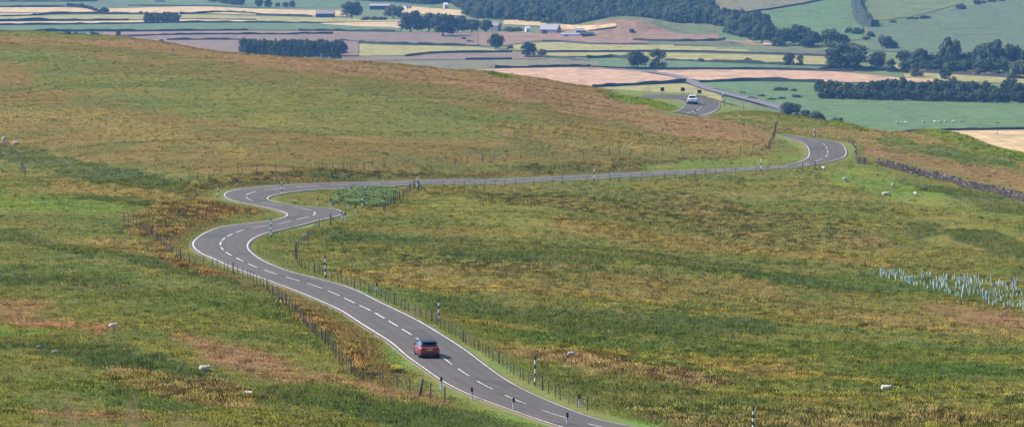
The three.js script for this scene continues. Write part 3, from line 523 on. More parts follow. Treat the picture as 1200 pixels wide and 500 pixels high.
function trunkGeometry(seed) {
  seedState = seed; const list = [];
  const limb = (a, b, r0, r1) => { const d = b.clone().sub(a), g = new THREE.CylinderGeometry(r1, r0, d.length(), 7); g.translate(0, d.length() / 2, 0); g.applyQuaternion(new THREE.Quaternion().setFromUnitVectors(new THREE.Vector3(0, 1, 0), d.clone().normalize())); g.translate(a.x, a.y, a.z); list.push(g); };
  const V = (x, y, z) => new THREE.Vector3(x, y, z);
  limb(V(0, -0.03, 0), V(0.01, 0.3, 0), 0.035, 0.024);
  for (let i = 0; i < 5; i++) { const a = i * 1.3 + rr(0, 0.6); limb(V(0.01, 0.24 + i * 0.012, 0), V(Math.cos(a) * rr(0.15, 0.28), rr(0.5, 0.75), Math.sin(a) * rr(0.15, 0.28)), 0.017, 0.005); }
  return merge(list);
}
const barkMat = mat([0.06, 0.05, 0.04], 1);
const leafMats = [[0.036, 0.062, 0.018], [0.026, 0.048, 0.016], [0.054, 0.080, 0.022], [0.024, 0.044, 0.018]].map(a => new THREE.MeshStandardMaterial({ color: col(a), vertexColors: true, roughness: 0.95 }));
const SHAPES = { round: [101, 102, 103].map(s => crownGeometry(s, { leaves: 3000, lobes: 28 })), bush: [111, 112].map(s => crownGeometry(s, { kind: 'bush', lobes: 12, leaves: 1100, leaf: 0.05 })), cone: [121, 122].map(s => crownGeometry(s, { kind: 'cone', lobes: 20, leaves: 1300, leaf: 0.04 })), tall: [131, 132].map(s => crownGeometry(s, { kind: 'tall', lobes: 26, leaves: 2400 })) };
const trunks = [141, 142].map(trunkGeometry);
let treeNo = 0;
const proto = {};
function treeProto(kind, i) {
  const key = kind + i; if (proto[key]) return proto[key];
  const g = new THREE.Group(); part('trunk', trunks[i % 2], barkMat, g); part('crown', SHAPES[kind][i % SHAPES[kind].length], leafMats[(i + (kind === 'cone' ? 3 : 0)) % 4], g); return proto[key] = g;
}
const TREE_NAME = { round: 'broadleaf_tree', tall: 'broadleaf_tree', bush: 'bush', cone: 'conifer_tree' };
function treeAt(p, hgt, wid, kind, label, group, variant) {
  const t = treeProto(kind, variant ?? (treeNo++ % 6)).clone(); t.position.copy(p).add(new THREE.Vector3(0, -0.2, 0)); t.rotation.y = (treeNo * 2.399) % 6.283; t.scale.set(wid * 1.16, hgt * 1.08, wid * 1.16);
  top(t, TREE_NAME[kind]); tag(t, label, kind === 'bush' ? 'bush' : 'tree', group); return t;
}
function tree(u, v, hp, wp, kind = 'round', label, group) {
  const p = fground(u, v), m = -p.z / F; const G0 = { round: ['rounded dark broadleaf tree on the valley floor', 'broadleaf trees in the valley'], tall: ['upright dark broadleaf tree on the valley floor', 'upright trees in the valley'], bush: ['low dark bush beside the valley fields', 'bushes in the valley'], cone: ['dark conifer in the dense plantation block', 'plantation conifers'] }[kind];
  return treeAt(p, hp * m, wp * m, kind, label ?? G0[0], label ? group : G0[1]);
}
tree(992, 82, 34, 47, 'round', 'largest spreading oak standing beside the stubble field');
tree(747, 80.5, 23, 23, 'round', 'left-leaning tree of the pair above the stubble field'); tree(771, 80.5, 23, 20, 'tall', 'slimmer tree of the pair above the stubble field');
tree(620, 66.5, 18, 17, 'round', 'compact round tree standing beside a small bush in pale fields'); tree(635, 64.5, 8.5, 12, 'bush', 'small bush beside the compact round tree');
tree(581, 57.5, 18, 18, 'round', 'lone round tree in the brown pasture below the stone house'); tree(598, 58, 7, 7, 'bush', 'small bush in the brown pasture by the lone tree');
tree(412, 22, 21, 23, 'round', 'tall round tree beside the long grey barn'); tree(461, 22, 16, 23, 'round', 'wide round tree at the end of the low hedge');
[[481, 38, 26, 28], [502, 38, 24, 18], [519, 43, 27, 30], [536, 38, 20, 24], [553, 38, 16, 20], [569, 38, 15, 16]].forEach(a => tree(...a, 'round', 'dark tree in the clump at the edge of the brown pasture', 'tree clump by the brown pasture'));
[[428, 24, 6, 10], [438, 24, 6, 11], [448, 24, 6, 10]].forEach(a => tree(...a, 'bush', 'bush in the low hedge between two tall round trees', 'low hedge bushes'));
[[822, 73.5, 7, 8], [741, 38.4, 6.5, 7], [597, 37, 7, 14], [606, 36.5, 6, 12], [640, 27, 7, 12], [158, 51, 4, 8], [166, 51.4, 4, 10], [181, 52, 4, 10], [189, 49, 4, 6], [544, 47, 5, 6], [551, 50, 4, 9], [710, 79, 3, 5]].forEach(a => tree(...a, 'bush'));
tree(876, 74.5, 8.5, 9.5, 'bush', 'single round bush on the yellow field wall');
tree(925, 77.5, 15, 14, 'tall', 'broad tree of the twin trees on the yellow field'); tree(938, 77.5, 13.5, 9, 'tall', 'narrow tree of the twin trees on the yellow field');
[[1029, 81, 20, 21], [1045, 84, 15, 15], [1060, 86, 13, 13], [1075, 90, 17, 15], [1108, 93, 13, 15], [1185, 98, 12, 16]].forEach(a => tree(...a, 'tall'));
[[893, 50, 21, 18], [904, 51, 22, 18], [920, 53, 20, 20], [938, 53, 25, 24], [954, 54, 18, 22], [974, 55, 21, 24], [988, 55, 16, 16], [912, 55, 12, 16], [946, 56, 12, 18]].forEach(a => tree(...a, 'round', 'tree in the row at the foot of the green hill', 'tree row under the green hill'));
[[995, 39, 9, 8], [1004, 40, 10, 10], [1010, 40, 8, 8], [1016, 47, 6, 8], [1021, 44, 9, 9], [1040, 57, 19, 19], [1047, 57, 12, 14], [1047, 27, 5, 7], [1067, 23, 5, 8], [1074, 23, 4.5, 6], [1082, 22.5, 6, 8], [1088, 22, 5, 6], [1127, 11, 8, 12], [1146, 5.5, 8, 9], [1153, 4, 5, 8], [1163, 2.6, 6, 9], [1174, 1.6, 4, 8]].forEach(a => tree(...a, 'bush', 'dark thorn bush scattered over the green hillside', 'thorn bushes on the hillside'));
[[1060, 74, 15, 18], [1080, 80, 24, 22], [1095, 80, 18, 16], [1113, 82, 38, 25], [1126, 82, 20, 22], [1140, 82, 22, 22], [1150, 84, 30, 22], [1162, 86, 40, 30], [1183, 86, 36, 26], [1200, 86, 28, 24], [1104, 84, 18, 22], [1172, 87, 22, 26], [1133, 85, 16, 24], [1070, 82, 16, 20], [1090, 84, 14, 22], [1196, 92, 22, 26], [1216, 92, 30, 26], [1118, 86, 15, 22], [1154, 88, 18, 24]].forEach(a => tree(...a, 'round', 'tall tree in the dense wood below the hillside', 'wood below the hillside'));
[[927, 136, 17, 23], [945, 141, 13, 15], [957, 144, 14, 16], [964, 144, 10, 8], [982, 149, 12, 15], [950, 142, 9, 12]].forEach(a => tree(...a, 'round', 'tree showing above the brow beside the bright green field', 'trees behind the brow'));
[[912, 107, 7, 10], [919, 107, 6, 10], [930, 107.5, 5, 9], [905, 118, 5, 10], [917, 117, 5, 9], [935, 115, 6, 12], [882, 117, 5, 12], [893, 114, 5, 8], [870, 110, 4, 8], [838, 106, 4, 8]].forEach(a => tree(...a, 'bush', 'scrubby bush in the green meadow below the stubble', 'meadow scrub bushes'));
seedState = 4242;
for (let i = 0; i < 74; i++) { const u = 962 + (i % 37) * 7 + rr(-2, 2), row = i < 37 ? 0 : 1, f = (u - 960) / 240, low = lerp(116.5, 122, f), v = row ? low : low - lerp(4, 9, rnd()); tree(u, v, row ? rr(9, 15) + 4 * f : rr(11, 19) + 5 * f, rr(10, 17), rnd() < 0.75 ? 'round' : 'tall', 'tree in the shelter belt above the bright green field', 'shelter belt trees'); }
for (let i = 0; i < 60; i++) { const row = Math.floor(i / 20), u = 286 + (i % 20) * 6 + rr(-1.5, 1.5), v = [58, 62, 67][row] + (u - 286) * 0.012; tree(u, v, [13, 15, 20][row] * rr(0.86, 1.08), rr(10, 13.5), rnd() < 0.3 ? 'cone' : 'tall', 'dark tree in the dense plantation block', 'plantation trees'); }
for (let i = 0; i < 16; i++) tree(171 + (i % 8) * 5 + rr(-1, 1), i < 8 ? 22.5 : 27, rr(7.5, 9.5), rr(6, 8), 'round', 'small dark tree in the little square copse', 'square copse trees');
tree(164, 17, 5, 6, 'bush'); tree(209, 20.5, 4, 6, 'bush');
[[80, 8, 5], [85, 8.4, 5], [90, 8.6, 4.5], [95, 9.4, 6], [100, 10.4, 5], [105, 11.8, 5], [111, 13.2, 4.5], [117, 14.4, 5], [121, 15, 7], [124, 14.6, 5]].forEach(([u, v, h]) => tree(u, v, h, 6.5, 'round', 'small tree in the slanting hedgerow between cream fields', 'slanting hedgerow trees'));
[[76, 41, 6, 6], [80, 41, 5, 6], [108, 43.5, 7, 7], [113, 44, 6, 6], [121, 45, 5, 4], [127, 45.6, 5, 4], [132, 46, 5, 5], [138, 47, 11, 6], [88, 41, 4, 9], [96, 42, 4, 9]].forEach(a => tree(...a, 'tall', 'slim young tree in the line behind the brow', 'line of young trees behind the brow'));
[[303, 9, 11, 10], [314, 9, 10, 9], [325, 8.5, 6, 6], [334, 9, 7, 7], [342, 9, 9, 7]].forEach(a => tree(...a, 'round', 'tree in the short row beyond the cream stubble', 'short tree row'));
[[250, 3, 8, 12], [262, 5, 9, 12], [275, 6, 9, 14], [282, 7, 12, 10]].forEach(a => tree(...a, 'round', 'tree at the top of the far green field', 'far green field trees'));
// the big wood, one mass
{
  const region = [[385, -2], [430, 1.5], [470, 3], [500, 6], [530, 3], [545, 16], [560, 22], [600, 24], [640, 26], [668, 29], [700, 27], [725, 20], [745, 24], [770, 34], [790, 41], [830, 40], [852, 39], [880, 46], [896, 50], [900, 32], [885, 29], [852, 24], [838, 20], [832, 6], [826, -16], [385, -16]].map(p => fhit(...p));
  const inside = (x, y) => { let c = false; for (let a = 0, b = region.length - 1; a < region.length; b = a++) if ((region[a][1] > y) !== (region[b][1] > y) && x < (region[b][0] - region[a][0]) * (y - region[a][1]) / (region[b][1] - region[a][1]) + region[a][0]) c = !c; return c; };
  const xs = region.map(p => p[0]), ds = region.map(p => p[1]), M = new THREE.Matrix4(), Q = new THREE.Quaternion(), UPV = new THREE.Vector3(0, 1, 0), list = [[], [], []];
  seedState = 99; let guard = 0;
  const d0 = Math.min(...ds), d1 = Math.min(Math.max(...ds), 4600);
  for (let D = d0; D < d1; D += 8.5) for (let x = Math.min(...xs); x < Math.max(...xs); x += 8.5) { const px = x + rr(-4, 4), pd = D + rr(-4, 4); if (!inside(px, pd) || ((px - 93) / 80) ** 2 + ((pd - 2450) / 120) ** 2 < 1 || guard++ > 30000) continue; const h = rr(9, 15), w = rr(9, 14); Q.setFromAxisAngle(UPV, rnd() * 6.28); M.compose(new THREE.Vector3(px, G(px, pd) - 1, -pd), Q, new THREE.Vector3(w, h, w)); list[Math.floor(rnd() * 3)].push([M.clone(), rr(0.72, 1.3)]); }
  const wood = new THREE.Group();
  list.forEach((l, i) => { const im = new THREE.InstancedMesh(i < 2 ? SHAPES.round[i] : SHAPES.tall[0], leafMats[i], l.length); const c = new THREE.Color(); l.forEach(([m, k], j) => { im.setMatrixAt(j, m); im.setColorAt(j, c.setRGB(k, k, k)); }); im.name = 'tree_crowns'; im.userData.kind = 'stuff'; wood.add(im); });
  top(wood, 'woodland'); tag(wood, 'large dense dark wood climbing the far slope', 'woodland', null, 'stuff');
  console.log('wood', guard);
}
// ---------------------------------------------------------------- farm buildings
const stoneM = mat([0.32, 0.28, 0.24], 0.95), whiteM = mat([0.6, 0.6, 0.58], 0.9), darkM = mat([0.03, 0.04, 0.06], 0.8), slateM = mat([0.2, 0.18, 0.19], 0.8), sheetM = mat([0.27, 0.27, 0.28], 0.7), redM = mat([0.45, 0.27, 0.24], 0.8), glassM = mat([0.03, 0.035, 0.04], 0.2);
function building(u, v, w, d, eave, ridge, turn, wallM, roofM, label, opts = {}) {
  const b = new THREE.Group(); b.position.copy(fground(u, v)).add(new THREE.Vector3(0, -0.4, 0)); b.rotation.y = turn;
  const sh = new THREE.Shape([[-d / 2, 0], [d / 2, 0], [d / 2, eave], [0, ridge], [-d / 2, eave]].map(p => new THREE.Vector2(...p)));
  const wg = new THREE.ExtrudeGeometry(sh, { depth: w, bevelEnabled: false }); wg.translate(0, 0, -w / 2); wg.rotateY(Math.PI / 2); part('wall', wg, wallM, b);
  const sl = Math.hypot(d / 2, ridge - eave) + 0.6, an = Math.atan2(ridge - eave, d / 2);
  const list = []; for (const s of [-1, 1]) { const g = new THREE.BoxGeometry(w + 0.7, 0.22, sl); g.rotateX(s * an); g.translate(0, (eave + ridge) / 2 + 0.14, s * d / 4 * 1.04); list.push(g); } const roof = part('roof', merge(list), roofM, b);
  if (opts.chimney) part('chimney', box(0.9, 1.7, 0.9, w / 2 - 0.7, ridge + 0.4, 0), stoneM, roof);
  const n = opts.windows ?? 0; for (let i = 0; i < n; i++) for (const y of [1.6, 4]) if (y < eave - 0.8) { const f = part('window', box(1.1, 1.3, 0.1, (i + 0.5) / n * w - w / 2, y, d / 2 + 0.02), glassM, b); part('frame', box(1.3, 0.15, 0.2, (i + 0.5) / n * w - w / 2, y - 0.75, d / 2 + 0.02), whiteM, f); }
  if (opts.door) part('door', box(opts.door, Math.min(eave - 0.4, opts.door * 1.1), 0.12, -w * 0.2, Math.min(eave - 0.4, opts.door * 1.1) / 2, d / 2 + 0.03), darkM, b);
  top(b, opts.name ?? 'barn'); tag(b, label, opts.cat ?? 'barn'); return b;
}
building(381, 20.6, 16.80, 12.80, 4.21, 6.71, 0, darkM, slateM, 'long dark barn with grey roof beside the tall round tree', { door: 4 });
building(445, 11, 19.20, 11.20, 4.06, 5.93, 0, darkM, sheetM, 'far dark barn with pale roof above the low hedge', { door: 4 });
building(522, 10, 3.52, 4.80, 4.29, 5.93, 0.2, whiteM, whiteM, 'tall narrow white house gable against the dark wood', { name: 'house', cat: 'house', windows: 1 });
building(478, 10.5, 5.60, 4.80, 2.81, 4.68, 0.3, whiteM, slateM, 'small white cottage behind the dark tree clump', { name: 'house', cat: 'house', windows: 2, door: 1 });
building(581, 36, 7.20, 6.40, 4.52, 7.33, -0.5, stoneM, slateM, 'tall stone house with chimney among the trees', { name: 'house', cat: 'house', windows: 2, door: 1, chimney: true });
building(645, 39, 14.40, 10.40, 3.59, 7.49, -0.35, redM, sheetM, 'big farm barn with pale roof and reddish wall', { door: 4 });
building(618, 37, 3.20, 4.00, 3.12, 4.99, 0.3, whiteM, whiteM, 'tiny white farm outbuilding beside the bushes', { name: 'outbuilding', cat: 'outbuilding', door: 1 });
building(669, 42, 14.40, 6.40, 1.72, 2.65, -0.2, whiteM, sheetM, 'low white farm shed in front of the big barn', { name: 'shed', cat: 'shed', door: 2 });
building(689, 42.6, 9.60, 6.40, 2.34, 3.43, 0, darkM, darkM, 'low dark shed at the end of the farmyard', { name: 'shed', cat: 'shed', door: 2 });
building(679, 38.4, 7.20, 5.60, 2.34, 3.90, 0.2, sheetM, sheetM, 'pale grey shed behind the low dark shed', { name: 'shed', cat: 'shed', door: 2 });
building(187, 2.5, 9.60, 5.60, 2.81, 4.68, 0, redM, redM, 'far pinkish farmhouse at the top of the green field', { name: 'house', cat: 'house' });
building(903, 53.6, 9.60, 5.60, 1.25, 2.50, 0, redM, redM, 'low reddish shed by the tree row under the hill', { name: 'shed', cat: 'shed' });

// ---------------------------------------------------------------- posts, poles and fences by the road
const woodM = mat([0.085, 0.07, 0.055], 0.95), woodPale = mat([0.16, 0.135, 0.11], 0.95), blackM = mat([0.02, 0.02, 0.022], 0.6), poleWhite = mat([0.7, 0.7, 0.68], 0.6), wireM = mat([0.28, 0.28, 0.28], 0.5, { metalness: 0.6 }), ironM = mat([0.05, 0.05, 0.055], 0.6);
const UP3 = new THREE.Vector3(0, 1, 0);
const unitPost = new THREE.CylinderGeometry(0.034, 0.04, 1, 7); unitPost.translate(0, 0.5, 0);
const bandGeo = new THREE.CylinderGeometry(0.062, 0.062, 1, 10); bandGeo.translate(0, 0.5, 0);
const capGeo = new THREE.SphereGeometry(0.062, 10, 5, 0, 6.283, 0, 1.57);
function pole(u, vTop, vBase, label, bands = 7, lean = 0) {
  const p = ground(u, vBase), h = clamp((vBase - vTop) * -p.z / F, 1.2, 2.6), g = new THREE.Group(); g.position.copy(p); g.rotation.z = lean;
  for (let i = 0; i < bands; i++) { const b = part('band', bandGeo, i % 2 ? poleWhite : blackM, g); b.position.y = i / bands * h - (i ? 0 : 0.15); b.scale.y = h / bands + (i ? 0 : 0.15); }
  const c = part('cap', capGeo, bands % 2 ? blackM : poleWhite, g); c.position.y = h;
  top(g, 'snow_pole'); tag(g, label, 'pole', 'striped snow poles along the road');
}
pole(254, 216, 231.5, 'leaning striped snow pole outside the tight left-hand bend of the road', 5, -0.12);
pole(329.5, 209.5, 230, 'striped snow pole on the grass inside the bend below the long straight');
pole(317, 256, 278, 'striped snow pole inside the hairpin above the wide lower bend');
pole(381, 299, 325.5, 'striped snow pole on the verge between lower bend and fence');
pole(514, 350, 377, 'striped snow pole by the fence up the road from the red car');
pole(627, 416, 452, 'striped snow pole at the verge down the road from the red car');
pole(883, 476.5, 506, 'striped snow pole standing off the road in the rough field');
pole(489, 203, 222, 'striped snow pole at the corner of the roadside fence', 5);
pole(696, 197, 212.5, 'striped snow pole halfway along the long straight', 4);
pole(892, 186, 201, 'striped snow pole where the long straight enters the far bend', 4);
pole(954.7, 150.5, 162, 'short striped snow pole behind the far bend', 4);
pole(1002.5, 165, 178.5, 'striped snow pole outside the far bend beside the stone wall', 5);
pole(867, 135, 145, 'striped snow pole on the brown brow past the far bend', 4);
pole(847.5, 108, 121, 'striped snow pole beside the bend with the white car', 4);
pole(424.5, 228, 244, 'striped snow pole beside the patch of broad leaves', 5);
const markBody = new RoundedBoxGeometry(0.14, 0.62, 0.1, 2, 0.025); markBody.translate(0, 0.28, 0);
const markTop = new THREE.BoxGeometry(0.15, 0.3, 0.11); { const a = markTop.attributes.position; for (let i = 0; i < a.count; i++) if (a.getY(i) > 0 && a.getZ(i) < 0) a.setY(i, 0.09); markTop.translate(0, 0.72, 0); markTop.computeVertexNormals(); }
const reflGeo = new THREE.BoxGeometry(0.07, 0.14, 0.02); reflGeo.translate(0, 0.5, 0.06);
const reflM = mat([0.5, 0.08, 0.05], 0.3);
let markProto = null;
function marker(u, v, label, s = 1) {
  if (!markProto) { markProto = new THREE.Group(); part('post', markBody, poleWhite, markProto); part('black_top', markTop, blackM, markProto); part('reflector', reflGeo, reflM, markProto); }
  const g = markProto.clone(); g.position.copy(ground(u, v)); g.scale.setScalar(s); top(g, 'marker_post'); tag(g, label, 'marker post', 'short verge marker posts'); return g;
}
marker(517, 456, 'short marker post on the left verge right behind the red car'); marker(553, 468.5, 'short marker post second behind the red car on the left verge'); marker(602, 481, 'short marker post third behind the red car on the left verge'); marker(665, 499, 'short marker post on the left verge at the bottom of the road');
marker(679, 476.5, 'short marker post by the fence opposite the bottom bend'); marker(441.5, 343, 'short marker post by the fence below the wide bend', 1.1);
marker(277, 217.5, 'white marker post outside the top of the tight left-hand bend', 0.9); marker(314, 214.5, 'white marker post on the bank where the long straight begins', 0.9);
[[372, 240.5], [387, 241.5], [408, 244.5], [416.5, 250], [404.5, 258], [400.5, 257]].forEach(a => marker(...a, 'short marker post around the outside of the right-hand hairpin', 1.1));
marker(815, 134, 'small marker post in front of the white car bend');

function fence(pts, spacing, h, label, jitter = 0.12, wires = true, pale = 0) {
  const c = new THREE.CatmullRomCurve3(pts.map(p => { const [x, D] = hit(...p); return new THREE.Vector3(x, 0, D); }), false, 'centripetal'), L = c.getLength(), n = Math.max(2, Math.round(L / spacing)), P = c.getSpacedPoints(n), g = new THREE.Group();
  g.position.set(P[0].x, H(P[0].x, P[0].z), -P[0].z); const tops = [];
  P.forEach((p, i) => { const x = p.x + rr(-jitter, jitter), D = p.z + rr(-jitter, jitter), y = H(x, D), big = i % 9 === 0, hh = h * rr(0.88, 1.08) * (big ? 1.15 : 1), m = part('post', unitPost, rnd() < pale ? woodPale : woodM, g); m.position.set(x - g.position.x, y - g.position.y - 0.1, -D - g.position.z); m.scale.set(big ? 1.7 : 1, hh + 0.1, big ? 1.7 : 1); m.rotation.set(rr(-0.06, 0.06), rnd() * 6, rr(-0.06, 0.06)); tops.push([m.position.x, m.position.y, m.position.z, hh]); });
  if (wires) for (const f of [0.5, 0.72, 0.94]) { const pos = [], idx = []; tops.forEach(([x, y, z, hh], i) => { const yy = y + 0.1 + h * 0.95 * f; pos.push(x, yy - 0.004, z + 0.05, x, yy + 0.004, z + 0.05); if (i) { const a = i * 2; idx.push(a - 2, a - 1, a, a - 1, a + 1, a); } }); part('wire', geom(pos, idx), wireM, g); }
  top(g, 'post_and_wire_fence'); tag(g, label, 'fence');
}
seedState = 555;
fence([[374, 266], [360, 279], [346, 297], [352, 312], [372, 321], [402, 332], [436, 346], [470, 361], [505, 377], [540, 398], [570, 417], [600, 437], [630, 455], [660, 470], [690, 481]], 1.6, 0.85, 'wooden fence along the right verge from the lower bend past the red car', 0.12, true, 0.2);
fence([[145, 259], [160, 266], [176, 275], [190, 287], [203, 300], [220, 309], [252, 315], [285, 326], [318, 345], [345, 368], [370, 394], [386, 408], [398, 423], [412, 439], [440, 449], [466, 455], [491, 462], [520, 471]], 1.7, 1.0, 'wooden fence in rough brown grass below the left verge of the lower road', 0.12, true, 0.1);
fence([[190, 219], [215, 217], [240, 212], [265, 201.5], [300, 201.5], [345, 201], [400, 200], [440, 196.5], [520, 193], [575, 187.5], [620, 185.5], [660, 185], [700, 184], [750, 182], [820, 180.5], [860, 181], [898, 180]], 3.0, 1.1, 'long wooden fence above the bank behind the straight road');
fence([[492, 222.5], [530, 221.5], [600, 219.5], [650, 217], [700, 214.3], [750, 211.6], [800, 208.6], [850, 205.4], [900, 202.4], [954, 199.4]], 2.3, 1.1, 'wooden fence along the near side of the straight road', 0.1, true, 0.3);
fence([[486, 221.5], [478, 227], [468, 234], [458, 241], [450, 248]], 1.4, 1.1, 'short wooden fence beside the patch of broad leaves');
fence([[901, 176], [905, 168], [908, 161], [909.4, 154], [910, 150]], 2.2, 1.35, 'wooden fence climbing straight up the brown brow', 0.05);
fence([[872, 149.5], [890, 151.5], [908, 153.6], [930, 156.6], [944, 158], [960, 160.5], [985, 164], [998, 169], [1003, 178], [1004, 186]], 2.0, 1.15, 'wooden fence round the outside of the far bend', 0.1, true, 0.2);
fence([[850, 124], [857, 126], [864, 127.6], [872, 129]], 5.0, 1.25, 'few dark fence posts on the brow right of the white car');
fence([[12, 176], [20, 186], [26, 197], [30, 207]], 2.2, 1.0, 'old grey fence in the gully on the left slope', 0.2, true, 0.9);
fence([[1128, 357], [1142, 360], [1155, 364], [1168, 368], [1182, 372]], 3.4, 1.15, 'row of thin pale stakes below the tree tubes', 0.4, false, 1);

function braced(u, v, label) { const g = new THREE.Group(); g.position.copy(ground(u, v)); const a = part('post', unitPost, woodM, g); a.scale.set(2, 1.35, 2); const b = part('brace', unitPost, woodPale, g); b.scale.set(1.3, 1.5, 1.3); b.rotation.z = 0.85; b.position.set(1.15, 0, 0); top(g, 'strainer_post'); tag(g, label, 'fence post'); }
braced(490, 224.5, 'thick dark strainer post with diagonal brace at the fence corner');
braced(387, 264, 'thick strainer post with brace beside the right-hand hairpin');
{ const g = new THREE.Mesh(unitPost, woodM); g.position.copy(ground(491, 464)); g.scale.set(2.4, 1.2, 2.4); g.rotation.z = -0.22; top(g, 'leaning_post'); tag(g, 'thick leaning fence post in the rough grass left of the road', 'fence post'); }
braced(956, 199, 'thick dark post where the near fence meets the far bend');
// railed gate at the end of the stone wall
{
  const g = new THREE.Group(), a = hit(1005, 191.5), b = hit(1017, 192.5); g.position.set(a[0], H(...a), -a[1]); const n = 7;
  for (let i = 0; i < n; i++) { const t = i / (n - 1), m = part('post', unitPost, i % 3 ? woodM : woodPale, g); m.position.set((b[0] - a[0]) * t, -0.1, -(b[1] - a[1]) * t + rr(-.3, .3)); m.scale.set(2.6, rr(0.95, 1.25), 2.6); m.rotation.z = rr(-0.08, 0.08); }
  for (const y of [0.45, 0.9]) { const r = part('rail', box(Math.hypot(b[0] - a[0], b[1] - a[1]), 0.1, 0.06), woodM, g); r.position.set((b[0] - a[0]) / 2, y, -(b[1] - a[1]) / 2); r.rotation.y = Math.atan2(b[1] - a[1], b[0] - a[0]); }
  top(g, 'sheep_pen'); tag(g, 'dark huddle of wooden posts and rails at the end of the stone wall', 'pen');
}
// chevron signs seen from behind
[[776.5, 105, 112], [800.5, 105, 112], [820, 104.5, 112]].forEach(([u, vt, vb], i) => {
  const g = new THREE.Group(), p = ground(u, Math.max(vb, 111.4)); g.position.copy(p); g.rotation.y = 0.5 - i * 0.3;
  for (const x of [-0.22, 0.22]) { const m = part('post', unitPost, ironM, g); m.position.set(x, -0.1, -0.03); m.scale.set(0.7, 1.5, 0.7); }
  const pl = part('sign_plate', new RoundedBoxGeometry(0.85, 0.72, 0.03, 2, 0.012), ironM, g); pl.position.y = 1.3; pl.rotation.z = [0.1, -0.15, 0.12][i];
  top(g, 'bend_sign'); tag(g, 'small dark bend sign plate on posts behind the white car', 'road sign', 'bend signs behind the white car');
});
// dry stone wall
{
  seedState = 31; const A = [[1031, 193.5], [1060, 200.5], [1100, 210], [1150, 222.5], [1200, 236], [1260, 254]].map(p => { const [x, D] = hit(...p); return new THREE.Vector3(x, 0, D); }), c = new THREE.CatmullRomCurve3(A), L = c.getLength(), g = new THREE.Group(), o = c.getPoint(0); g.position.set(o.x, H(o.x, o.z), -o.z);
  const tones = [[0.045, 0.038, 0.03], [0.075, 0.064, 0.05], [0.022, 0.019, 0.016], [0.17, 0.15, 0.12]].map(a => mat(a, 0.95)), lists = [[], [], [], []], caps = [[], [], [], []];
  const stone = (x, y, z, w, h, d, ry, caplist) => { const s = new THREE.BoxGeometry(w, h, d, 1, 1, 1), a = s.attributes.position; const seen = {}; for (let i = 0; i < a.count; i++) { const k = [a.getX(i) > 0, a.getY(i) > 0, a.getZ(i) > 0].join(); seen[k] ??= [rr(-.16, .05) * w, rr(-.14, .05) * h, rr(-.12, .06) * d]; const q = seen[k]; a.setXYZ(i, a.getX(i) + q[0] * Math.sign(a.getX(i)), a.getY(i) + q[1] * Math.sign(a.getY(i)), a.getZ(i) + q[2] * Math.sign(a.getZ(i))); } s.computeVertexNormals(); s.rotateY(ry); s.translate(x, y, z); const pick = rnd(); (caplist ? caps : lists)[caplist ? (pick < 0.3 ? 0 : pick < 0.7 ? 1 : 3) : pick < 0.38 ? 0 : pick < 0.62 ? 1 : pick < 0.88 ? 2 : 3].push(s); };
  let s = 0;
  for (let row = 0; row < 4; row++) for (const side of [-1, 1]) { s = rr(0, 0.3); while (s < L) { const w = rr(0.28, 0.55), p = c.getPointAt(Math.min(1, s / L)), t = c.getTangentAt(Math.min(1, s / L)), ry = Math.atan2(t.z, t.x), off = side * (0.27 - row * 0.025), x = p.x - t.z * off, D = p.z + t.x * off, drop = 0.18 * noise(s / 5, 3); stone(x - g.position.x, H(p.x, p.z) - g.position.y + 0.08 + row * 0.21 - drop, -D - g.position.z, w, 0.23, 0.32, ry, false); s += w * 0.97; } }
  s = 0; while (s < L) { const w = rr(0.22, 0.42), p = c.getPointAt(s / L), t = c.getTangentAt(s / L), drop = 0.18 * noise(s / 5, 3); if (rnd() < 0.88) stone(p.x - g.position.x, H(p.x, p.z) - g.position.y + 0.96 - drop + rr(-.04, .06), -p.z - g.position.z, w, rr(0.22, 0.4), 0.5, Math.atan2(t.z, t.x) + rr(-.2, .2), true); s += w; }
  lists.forEach((l, i) => { const m = part('wall_stones', merge(l), tones[i], g); m.userData.kind = 'stuff'; }); caps.forEach((l, i) => { if (l.length) part('coping_stones', merge(l), tones[i], g).userData.kind = 'stuff'; });
  top(g, 'dry_stone_wall'); tag(g, 'dark dry stone wall running downhill from the far bend', 'wall');
}
